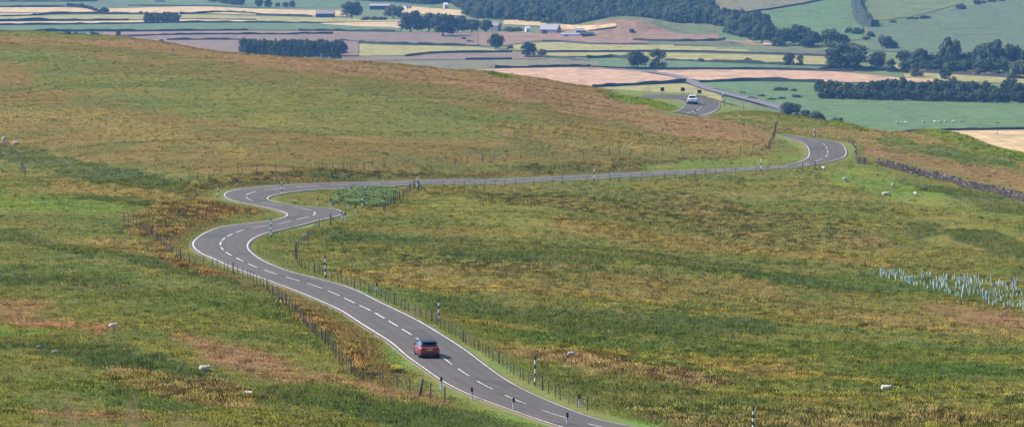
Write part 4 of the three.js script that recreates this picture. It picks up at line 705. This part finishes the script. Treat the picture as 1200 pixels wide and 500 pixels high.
// ---------------------------------------------------------------- sheep
function sheepGeometry(pose) {
  const R = 56, mc = new MarchingCubes(R, new THREE.MeshStandardMaterial(), false, false, 60000);
  const bones = pose === 'lying' ? [[-.34, .32, 0, .31, .26, .34, 0, .28], [.34, .36, 0, .15, .56, .56, .06, .11], [.58, .52, .06, .105, .78, .47, .08, .065], [-.3, .1, .14, .11, .1, .08, .16, .08], [.3, .1, .12, .09, .5, .06, .14, .05], [.56, .6, .14, .03, .52, .62, .22, .02], [.56, .6, -.04, .03, .52, .62, -.12, .02]]
    : [[-.42, .62, 0, .25, .36, .64, 0, .23], [.36, .62, 0, .16, .62, .36, .03, .11], [.62, .36, .03, .1, .76, .14, .04, .06], [-.42, .5, .13, .1, -.44, .0, .13, .045], [-.42, .5, -.13, .1, -.38, .0, -.13, .045], [.3, .5, .12, .09, .32, .0, .12, .04], [.3, .5, -.12, .09, .24, .0, -.12, .04], [.6, .44, .1, .03, .56, .46, .2, .02], [.6, .44, -.04, .03, .56, .46, -.14, .02], [-.64, .62, 0, .07, -.72, .42, 0, .04]];
  const S = 0.95, h = R / 2; let k = 0;
  for (let z = 0; z < R; z++) for (let y = 0; y < R; y++) for (let x = 0; x < R; x++, k++) {
    const px = (x - h) / h * S, py = (y - h) / h * S + 0.42, pz = (z - h) / h * S; let d = 9;
    for (const b of bones) { const ax = b[4] - b[0], ay = b[5] - b[1], az = b[6] - b[2], t = clamp(((px - b[0]) * ax + (py - b[1]) * ay + (pz - b[2]) * az) / (ax * ax + ay * ay + az * az), 0, 1), q = Math.hypot(px - b[0] - ax * t, py - b[1] - ay * t, pz - b[2] - az * t) - lerp(b[3], b[7], t), hh = clamp(0.5 + 0.5 * (d - q) / 0.05, 0, 1); d = lerp(d, q, hh) - 0.05 * hh * (1 - hh); }
    if (d < 0.1) d += 0.02 * (noise(px * 14 + 9, py * 14 + pz * 11) - 0.5);
    mc.field[k] = -d;
  }
  mc.isolation = 0; mc.update(); const n = mc.count, pos = Array.from(mc.positionArray.subarray(0, n * 3)), nor = Array.from(mc.normalArray.subarray(0, n * 3));
  for (let i = 0; i < n; i++) { pos[i * 3] *= S; pos[i * 3 + 1] = pos[i * 3 + 1] * S + 0.42; pos[i * 3 + 2] *= S; }
  const g = geom(pos); return g;
}
const sheepG = { graze: sheepGeometry('graze'), lying: sheepGeometry('lying') }, woolM = mat([0.50, 0.44, 0.33], 1), woolTan = mat([0.48, 0.34, 0.22], 1);
function sheep(u, v, pose, turn, s, label, tan) { const m = new THREE.Mesh(sheepG[pose], tan ? woolTan : woolM); m.position.copy(ground(u, v)).add(new THREE.Vector3(0, -0.03, 0)); m.rotation.y = turn; m.scale.set(s * 0.76, s * 0.86, s * 0.86); top(m, 'sheep'); tag(m, label, 'sheep'); }
sheep(132, 384, 'lying', 0.7, 0.75, 'small white sheep lying on the grassy slope left of the road'); sheep(239, 434.5, 'lying', 0.3, 0.8, 'white sheep lying beside the dark rush band on the left'); sheep(292, 463, 'lying', 2.8, 0.6, 'grey sheep half hidden in brown grass below the left fence');
sheep(669, 417, 'graze', 3.2, 0.5, 'tiny lamb in the rough field right of the red car'); sheep(1039, 457, "lying", -0.1, 0.78, 'cream sheep lying alone in the open right-hand field');
sheep(965.5, 199.5, 'graze', 2.0, 0.85, 'sheep beside the fence inside the far bend'); sheep(991, 213, 'graze', 0.9, 0.95, 'sheep grazing below the gate of the stone wall'); sheep(1047, 220, 'graze', 1.3, 1.0, 'tan sheep grazing nearest the stone wall', true); sheep(1038.5, 229, 'lying', 0.1, 1.05, 'white sheep lying below the tan sheep'); sheep(1073.5, 230, 'graze', 1.8, 0.9, 'white sheep grazing apart, further along the wall'); sheep(1066, 235, 'lying', 0.5, 0.5, 'tiny lamb lying between the wall-side sheep');
sheep(3.5, 166.5, 'graze', 1.5, 1.2, 'pale sheep standing on the track high on the left slope'); sheep(18, 168.5, 'lying', 0.3, 0.8, 'pale sheep lying on the track high on the left slope');
[[1052, 146.6], [1057, 146.4], [1062, 146.8], [1083, 146.2], [1096, 145.4], [1102, 145.6], [1108, 145.2], [1118, 145.4], [1127, 144.6]].forEach(([u, v], i) => { const m = new THREE.Mesh(sheepG.graze, woolM); m.position.copy(fground(u, v)).add(new THREE.Vector3(0, 0.6, 0)); m.rotation.y = i * 1.3; m.scale.setScalar(1.5); top(m, 'sheep'); tag(m, 'tiny pale sheep in the bright green valley field', 'sheep', 'flock in the bright green valley field'); });
// ---------------------------------------------------------------- tree shelter tubes
{
  seedState = 2024; const tg = new THREE.CylinderGeometry(0.04, 0.043, 1, 9, 1, true); tg.translate(0, 0.5, 0);
  const tubeM = [[0.52, 0.68, 0.60], [0.62, 0.72, 0.66], [0.42, 0.62, 0.52]].map(a => mat(a, 0.5, { side: THREE.DoubleSide })), stakeG = new THREE.BoxGeometry(0.03, 1.1, 0.03); stakeG.translate(0.1, 0.5, 0);
  let made = 0, tries = 0;
  while (made < 290 && tries++ < 6000) {
    const f = Math.pow(rnd(), 0.8), u = lerp(1022, 1215, f), a = lerp(318, 332, f), b = lerp(322, 372, Math.min(1, f * 1.02)), v = a + (b - a) * Math.pow(rnd(), 1.15); if (noise(u / 9, v / 5) < 0.28 || (u < 1032 && rnd() < 0.6)) continue;
    const p = ground(u, v), g = new THREE.Group(); g.position.copy(p); g.rotation.set(rr(-.1, .1), rnd() * 6, rr(-.1, .1)); const h = rr(0.34, 0.68);
    const t = part('tube', tg, tubeM[made % 3], g); t.scale.set(rr(0.9, 1.3), h, rr(0.9, 1.3)); const st = part('stake', stakeG, woodPale, g); st.scale.y = h * 1.08; top(g, 'tree_shelter_tube'); tag(g, 'pale blue-green plastic tube round a planted sapling', 'tree tube', 'tree shelter tubes in the planted strip'); made++;
  }
}
// ---------------------------------------------------------------- broad-leaved patch, flowers and stones
{
  seedState = 61; const poly = [[396, 240], [392, 230], [396, 224], [420, 221.5], [450, 220.5], [466, 221.5], [466, 230], [460, 240], [440, 243], [415, 243]].map(p => hit(...p));
  const inside = (x, y) => { let c = false; for (let a = 0, b = poly.length - 1; a < poly.length; b = a++) if ((poly[a][1] > y) !== (poly[b][1] > y) && x < (poly[b][0] - poly[a][0]) * (y - poly[a][1]) / (poly[b][1] - poly[a][1]) + poly[a][0]) c = !c; return c; };
  const pos = [], nor = []; for (let i = 0; i < 7; i++) { const a = rr(0, 6.28), r = rr(0.05, 0.3), cx = Math.cos(a) * r, cz = Math.sin(a) * r, y = rr(0.1, 0.5), q = rr(0.1, 0.19), tx = rr(-.45, .45), tz = rr(-.2, .6); for (let k = 0; k < 6; k++) { const a0 = k / 6 * 6.283, a1 = (k + 1) / 6 * 6.283; const P = (aa, rr2) => [cx + Math.cos(aa) * rr2, y + (Math.cos(aa) * tx + Math.sin(aa) * tz) * rr2 * -1, cz + Math.sin(aa) * rr2]; pos.push(...P(0, 0), ...P(a1, q), ...P(a0, q)); const n = new THREE.Vector3(tx, 1, tz).normalize(); for (let w = 0; w < 3; w++) nor.push(n.x, n.y, n.z); } }
  const g = geom(pos, null, null, null, nor), M = new THREE.Matrix4(), Q = new THREE.Quaternion(), mats = [], cols = []; const xs = poly.map(p => p[0]), ds = poly.map(p => p[1]);
  for (let D = Math.min(...ds); D < Math.max(...ds); D += 0.42) for (let x = Math.min(...xs); x < Math.max(...xs); x += 0.42) { const px = x + rr(-.2, .2), pd = D + rr(-.2, .2); if (!inside(px + (noise(px / 2, pd / 2) - .5) * 5, pd + (noise(px / 2 + 30, pd / 3) - .5) * 12) || roadDist(px, pd) < 0.8) continue; Q.setFromAxisAngle(UP3, rr(-1.2, 1.2)); const s = rr(0.7, 1.2); M.compose(new THREE.Vector3(px, H(px, pd), -pd), Q, new THREE.Vector3(s, s, s)); mats.push(M.clone()); if (rnd() < 0.5) { mats.pop(); continue; } const k = rr(0.6, 1.7); cols.push([0.10 * k, 0.17 * k, 0.04 * k]); }
  const im = new THREE.InstancedMesh(g, new THREE.MeshStandardMaterial({ roughness: 1 }), mats.length), c = new THREE.Color(); mats.forEach((m, i) => { im.setMatrixAt(i, m); im.setColorAt(i, c.setRGB(...cols[i])); });
  top(im, 'broad_leaved_plants'); tag(im, 'dense patch of pale green broad leaves inside the hairpin', 'plants', null, 'stuff');
}
{
  const flowerG = (() => { seedState = 71; const l = []; for (let i = 0; i < 26; i++) { const s = new THREE.IcosahedronGeometry(rr(0.05, 0.1), 0); s.translate(rr(-.45, .45), rr(0.45, 0.85), rr(-.3, .3)); l.push(s); } return merge(l); })(), stemG = (() => { seedState = 72; const l = []; for (let i = 0; i < 26; i++) { const s = new THREE.ConeGeometry(0.03, rr(0.5, 0.75), 4); s.translate(rr(-.45, .45), 0.28, rr(-.3, .3)); l.push(s); } return merge(l); })();
  const yel = mat([0.62, 0.5, 0.03], 0.8), gm = mat([0.06, 0.10, 0.03], 1);
  [[227.5, 219.5, 1, 'yellow ragwort clump on the bank left of the tight bend'], [463, 437, 0.7, 'yellow flower clump on the left verge behind the red car'], [345, 238.5, 0.6, 'small yellow flowers inside the right-hand hairpin'], [467.5, 436, 0.55, 'second yellow flower clump close behind the first near the red car']].forEach(([u, v, s, label]) => { const g = new THREE.Group(); g.position.copy(ground(u, v)); g.scale.setScalar(s); part('flower_heads', flowerG, yel, g); part('stems', stemG, gm, g); top(g, 'flower_clump'); tag(g, label, 'flowers'); });
  const rg = (() => { seedState = 81; const s = new THREE.IcosahedronGeometry(0.4, 2), a = s.attributes.position; for (let i = 0; i < a.count; i++) { const k = 0.75 + 0.5 * noise(a.getX(i) * 4 + 20, a.getZ(i) * 4 + a.getY(i) * 5 + 20); a.setXYZ(i, a.getX(i) * k * 1.4, a.getY(i) * k * 0.7, a.getZ(i) * k); } s.computeVertexNormals(); return s; })(), rock = mat([0.15, 0.145, 0.13], 1), rockD = mat([0.07, 0.055, 0.042], 1);
  [[64, 413, 0.75, rock, 'grey rock in the dark rushes on the left slope'], [45, 407, 0.6, rock, 'second grey rock up the rush band from the first'], [17, 321.5, 0.6, rockD, 'dark stone lying in the green slope on the left'], [883, 306, 0.6, rockD, 'dark boulder in the rush band of the right field'], [826, 316, 0.6, rock, 'grey flat boulder in the rush band of the right field'], [936, 343, 0.5, rockD, 'brown stone on the dry grass below the tree tubes'], [1112, 402, 0.55, rockD, 'dark stone at the edge of the green strip on the right']].forEach(([u, v, s, m, label]) => { const o = new THREE.Mesh(rg, m); o.position.copy(ground(u, v)); o.scale.setScalar(s); o.rotation.y = u; top(o, 'boulder'); tag(o, label, 'rock'); });
}
// a power pole in the cream valley field
{ const g = new THREE.Group(); g.position.copy(fground(1169.5, 160)); const a = part('pole', unitPost, woodM, g); a.scale.set(3, 7, 3); part('crossarm', box(2.4, 0.25, 0.25, 0, 6.4, 0), woodM, g); top(g, 'power_pole'); tag(g, 'lone wooden power pole in the pale field beyond the brow', 'power pole'); }
// ---------------------------------------------------------------- cars
function car(o) {
  const g = new THREE.Group(), W = o.w, L = o.l, Hh = o.h, hw = W / 2, belt = o.belt, gl = mat([0.012, 0.016, 0.02], 0.06, { metalness: 0.0 });
  const bodyM = new THREE.MeshPhysicalMaterial({ color: col(o.color), roughness: 0.4, metalness: o.metal, clearcoat: 0.7, clearcoatRoughness: 0.1 }), trim = mat([0.018, 0.018, 0.02], 0.7), tyreM = mat([0.014, 0.014, 0.015], 0.9), rimM = mat([0.5, 0.5, 0.52], 0.35, { metalness: 0.8 }), chrome = mat([0.7, 0.7, 0.72], 0.15, { metalness: 1 });
  // lower body: cross sections from tail (z = +L/2) to nose
  const st = o.stations, ring = (hwid, y0, y1) => { const pts = [], r = 0.2; for (const [sx, sy] of [[1, -1], [1, 1], [-1, 1], [-1, -1]]) for (let k = 0; k <= 4; k++) { const base = sx > 0 ? (sy < 0 ? -90 : 0) : (sy > 0 ? 90 : 180), a = (base + k * 22.5) * Math.PI / 180; pts.push([sx * (hwid - r) + r * Math.cos(a), (sy > 0 ? y1 - r : y0 + r) + r * Math.sin(a)]); } return pts; };
  const pos = [], idx = [], NR = 20;
  st.forEach(([z, hwid, y0, y1]) => ring(hwid * hw, y0, y1).forEach(([x, y]) => pos.push(x, y, z * L)));
  for (let i = 0; i < st.length - 1; i++) for (let k = 0; k < NR; k++) { const a = i * NR + k, b = i * NR + (k + 1) % NR; idx.push(a, b, a + NR, b, b + NR, a + NR); }
  for (const [i, f] of [[0, 1], [st.length - 1, 0]]) { const c = pos.length / 3; pos.push(0, (st[i][2] + st[i][3]) / 2, st[i][0] * L); for (let k = 0; k < NR; k++) { const a = i * NR + k, b = i * NR + (k + 1) % NR; f ? idx.push(c, b, a) : idx.push(c, a, b); } }
  const body = part('body', geom(pos, idx), bodyM, g); body.material.side = THREE.DoubleSide;
  // greenhouse: glass cabin between pillars, roof above
  const [zr0, zr1, zf1, zf0] = o.cabin, bw = hw * 0.88, tw = hw * 0.64, ty = Hh - 0.07;
  const Q = { a: [-bw, belt, zr0], b: [bw, belt, zr0], c: [tw, ty, zr1], d: [-tw, ty, zr1], e: [-bw, belt, zf0], f: [bw, belt, zf0], h: [tw, ty, zf1], i: [-tw, ty, zf1] };
  const quad = (p, q, r, s) => geom([...p, ...q, ...r, ...p, ...r, ...s]);
  part('pillars', merge([quad(Q.a, Q.b, Q.c, Q.d), quad(Q.f, Q.e, Q.i, Q.h), quad(Q.b, Q.f, Q.h, Q.c), quad(Q.e, Q.a, Q.d, Q.i)]), o.pillarDark ? trim : bodyM, g).material.side = THREE.DoubleSide;
  const inset = (p, q, r, s, m, n, push) => { const bl = (u, v) => p.map((_, k) => lerp(lerp(p[k], q[k], u), lerp(s[k], r[k], u), v) + push[k]); return quad(bl(m, n), bl(1 - m, n), bl(1 - m, 1 - n), bl(m, 1 - n)); };
  part('rear_window', inset(Q.a, Q.b, Q.c, Q.d, 0.08, 0.1, [0, 0.006, 0.012]), gl, g); part('windscreen', inset(Q.f, Q.e, Q.i, Q.h, 0.05, 0.06, [0, 0.006, -0.012]), gl, g);
  const sideWin = (s) => { const A = s > 0 ? [Q.b, Q.f, Q.h, Q.c] : [Q.e, Q.a, Q.d, Q.i]; part('side_window', inset(...A, 0.08, 0.1, [0.012 * s, 0.004, 0]), gl, g).material.side = THREE.DoubleSide; }; sideWin(1); sideWin(-1);
  const roofG = new RoundedBoxGeometry(tw * 2 + 0.1, 0.1, zr1 - zf1 + 0.16, 3, 0.045); roofG.translate(0, Hh - 0.05, (zr1 + zf1) / 2); part('roof', roofG, new THREE.MeshPhysicalMaterial({ color: col(o.roof), roughness: 0.5, clearcoat: o.pillarDark ? 0 : 0.5 }), g);
  part('roof_spoiler', new RoundedBoxGeometry(tw * 1.8, 0.05, 0.22, 2, 0.02).translate(0, Hh - 0.07, zr1 + 0.12), o.pillarDark ? trim : bodyM, g);
  // wheels
  const tg = new THREE.CylinderGeometry(0.31, 0.31, 0.2, 22); tg.rotateZ(Math.PI / 2); const rg2 = new THREE.CylinderGeometry(0.2, 0.2, 0.21, 14); rg2.rotateZ(Math.PI / 2); const ag = new THREE.CylinderGeometry(0.37, 0.37, 0.16, 22); ag.rotateZ(Math.PI / 2);
  for (const z of [o.axle[0], o.axle[1]]) for (const s of [-1, 1]) { const w = part('wheel', tg, tyreM, g); w.position.set(s * (hw - 0.1), 0.31, z); part('rim', rg2, rimM, w); const a = part('wheel_arch', ag, trim, g); a.position.set(s * (hw - 0.072), 0.34, z); }
  const zb = L / 2;
  part('rear_bumper', new RoundedBoxGeometry(W * 0.97, 0.22, 0.26, 3, 0.07).translate(0, 0.31, zb - 0.1), trim, g); part('front_bumper', new RoundedBoxGeometry(W * 0.95, 0.26, 0.24, 3, 0.07).translate(0, 0.34, -zb + 0.1), trim, g);
  part('sill', box(W * 0.99, 0.12, L * 0.5, 0, 0.24, 0), trim, g);
  for (const s of [-1, 1]) {
    const tl = part('tail_light', new RoundedBoxGeometry(0.22, 0.34, 0.09, 3, 0.05).translate(s * (hw - 0.17), belt - 0.24, zb - 0.045), mat([0.42, 0.02, 0.015], 0.2), g); part('indicator', new RoundedBoxGeometry(0.16, 0.1, 0.03, 2, 0.012).translate(s * (hw - 0.17), belt - 0.3, zb + 0.002), mat([0.55, 0.2, 0.03], 0.25), tl);
    part('headlight', new THREE.SphereGeometry(0.13, 14, 8).scale(1, 1, 0.5).translate(s * (hw - 0.28), 0.68, -zb + 0.14), rimM, g);
    const mr = part('mirror', new RoundedBoxGeometry(0.17, 0.13, 0.1, 3, 0.04).translate(s * (hw + 0.06), belt + 0.06, zf0 + 0.28), trim, g); part('mirror_arm', box(0.12, 0.04, 0.05, s * (hw - 0.04), belt, zf0 + 0.28), trim, mr);
    part('door_handle', box(0.02, 0.03, 0.14, s * (hw + 0.004), belt - 0.12, 0.1), chrome, g);
  }
  part('number_plate', box(0.5, 0.115, 0.02, 0, o.plateY, zb + 0.012), mat([0.62, 0.46, 0.02], 0.5), g); part('boot_handle', box(0.46, 0.045, 0.03, 0, o.plateY + 0.12, zb + 0.008), chrome, g);
  part('exhaust', new THREE.CylinderGeometry(0.04, 0.04, 0.14, 10).rotateX(Math.PI / 2).translate(0.1, 0.23, zb + 0.0), chrome, g);
  return g;
}
function parkOn(rd, g, u, v, side, name, label) {
  const [x, D] = cast(u, v, H0, 120, 700, 0.5); let bi = 0, bd = 1e9; rd.forEach((q, i) => { const d = Math.hypot(q.c[0] - x, q.c[1] - D); if (d < bd) { bd = d; bi = i; } });
  const a = rd[Math.max(0, bi - 6)].c, b = rd[Math.min(rd.length - 1, bi + 6)].c, dx = b[0] - a[0], dd = b[1] - a[1], n = Math.hypot(dx, dd);
  const yAt = (X, Y) => H0(X, Y) + RY + 0.045, cx = x + dx / n * side, cd = D + dd / n * side;
  g.position.set(cx, yAt(cx, cd), -cd); g.rotation.order = 'YXZ'; g.rotation.y = Math.atan2(-dx, dd); g.rotation.x = Math.atan2(yAt(cx + dx / n * 1.5, cd + dd / n * 1.5) - yAt(cx - dx / n * 1.5, cd - dd / n * 1.5), 3);
  top(g, name); tag(g, label, 'car');
}
const redCar = car({ w: 1.70, l: 3.75, h: 1.37, belt: 0.91, metal: 0.05, color: [0.27, 0.014, 0.016], roof: [0.012, 0.014, 0.02], pillarDark: true, plateY: 0.70, cabin: [1.76, 1.3, -0.32, -1.0], axle: [1.2, -1.24], stations: [[0.5, 0.86, 0.3, 0.84], [0.488, 0.94, 0.24, 0.92], [0.44, 1, 0.2, 0.955], [0.3, 1, 0.18, 0.96], [-0.1, 1, 0.18, 0.95], [-0.27, 1, 0.18, 0.94], [-0.40, 0.97, 0.2, 0.90], [-0.47, 0.9, 0.24, 0.82], [-0.5, 0.76, 0.3, 0.66]] });
redCar.scale.setScalar(0.9);
parkOn(road1, redCar, 503.5, 422, 1.6, 'red_hatchback', 'small red hatchback with dark roof driving up the moor road');
const whiteCar = car({ w: 1.8, l: 4.25, h: 1.48, belt: 0.95, metal: 0.0, color: [0.78, 0.78, 0.78], roof: [0.78, 0.78, 0.78], pillarDark: false, plateY: 0.74, cabin: [1.95, 1.5, -0.35, -1.1], axle: [1.3, -1.32], stations: [[0.5, 0.86, 0.3, 0.86], [0.488, 0.94, 0.24, 0.94], [0.44, 1, 0.2, 0.97], [0.3, 1, 0.18, 0.97], [-0.1, 1, 0.18, 0.96], [-0.27, 1, 0.18, 0.93], [-0.40, 0.97, 0.2, 0.86], [-0.47, 0.9, 0.24, 0.76], [-0.5, 0.76, 0.3, 0.62]] });
whiteCar.scale.setScalar(1.12);
parkOn(road2, whiteCar, 811.5, 122.5, 2.0, 'white_car', 'white hatchback driving round the far bend on the brow');
// ---------------------------------------------------------------- tall grass close to the eye, out of focus
{
  seedState = 909; const pos = [], nor = [], clr = [];
  const stems = []; for (let i = 0; i < 34; i++) { const D = rr(3.2, 5), u = 40 + 330 * (rnd() + rnd()) / 2, x = (u - 600) / F * D, y0 = H(x, D), gap = CY + ray(u, rr(445, 540))[1] * D - y0; if (gap > 0.2 && gap < 1.35) stems.push([x, D, y0, gap]); }
  for (const [x, D, y0, h] of stems) { const w = 0.0011, lx = rr(-.1, .1) * h, k = rr(0.8, 1.2), q = 0.008; for (const [ax, ay, bx, by, cx, cy] of [[-w, 0, w, 0, lx + w, h * 0.86], [-w, 0, lx + w, h * 0.86, lx - w, h * 0.86], [lx - q, h * 0.86, lx + q, h * 0.86, lx * 1.15, h]]) { pos.push(x + ax, y0 + ay, -D, x + bx, y0 + by, -D, x + cx, y0 + cy, -D); for (let n = 0; n < 3; n++) { nor.push(0, 0.8, 0.6); clr.push(0.2 * k, 0.15 * k, 0.09 * k); } } }
  const o = new THREE.Mesh(geom(pos, null, null, clr, nor), new THREE.MeshStandardMaterial({ vertexColors: true, roughness: 1, side: THREE.DoubleSide })); top(o, 'seeding_grass'); tag(o, 'thin out of focus seeding grass stems close to the viewer', 'grass', null, 'stuff'); console.log('stems', stems.length);
}

renderer.render(scene, camera);
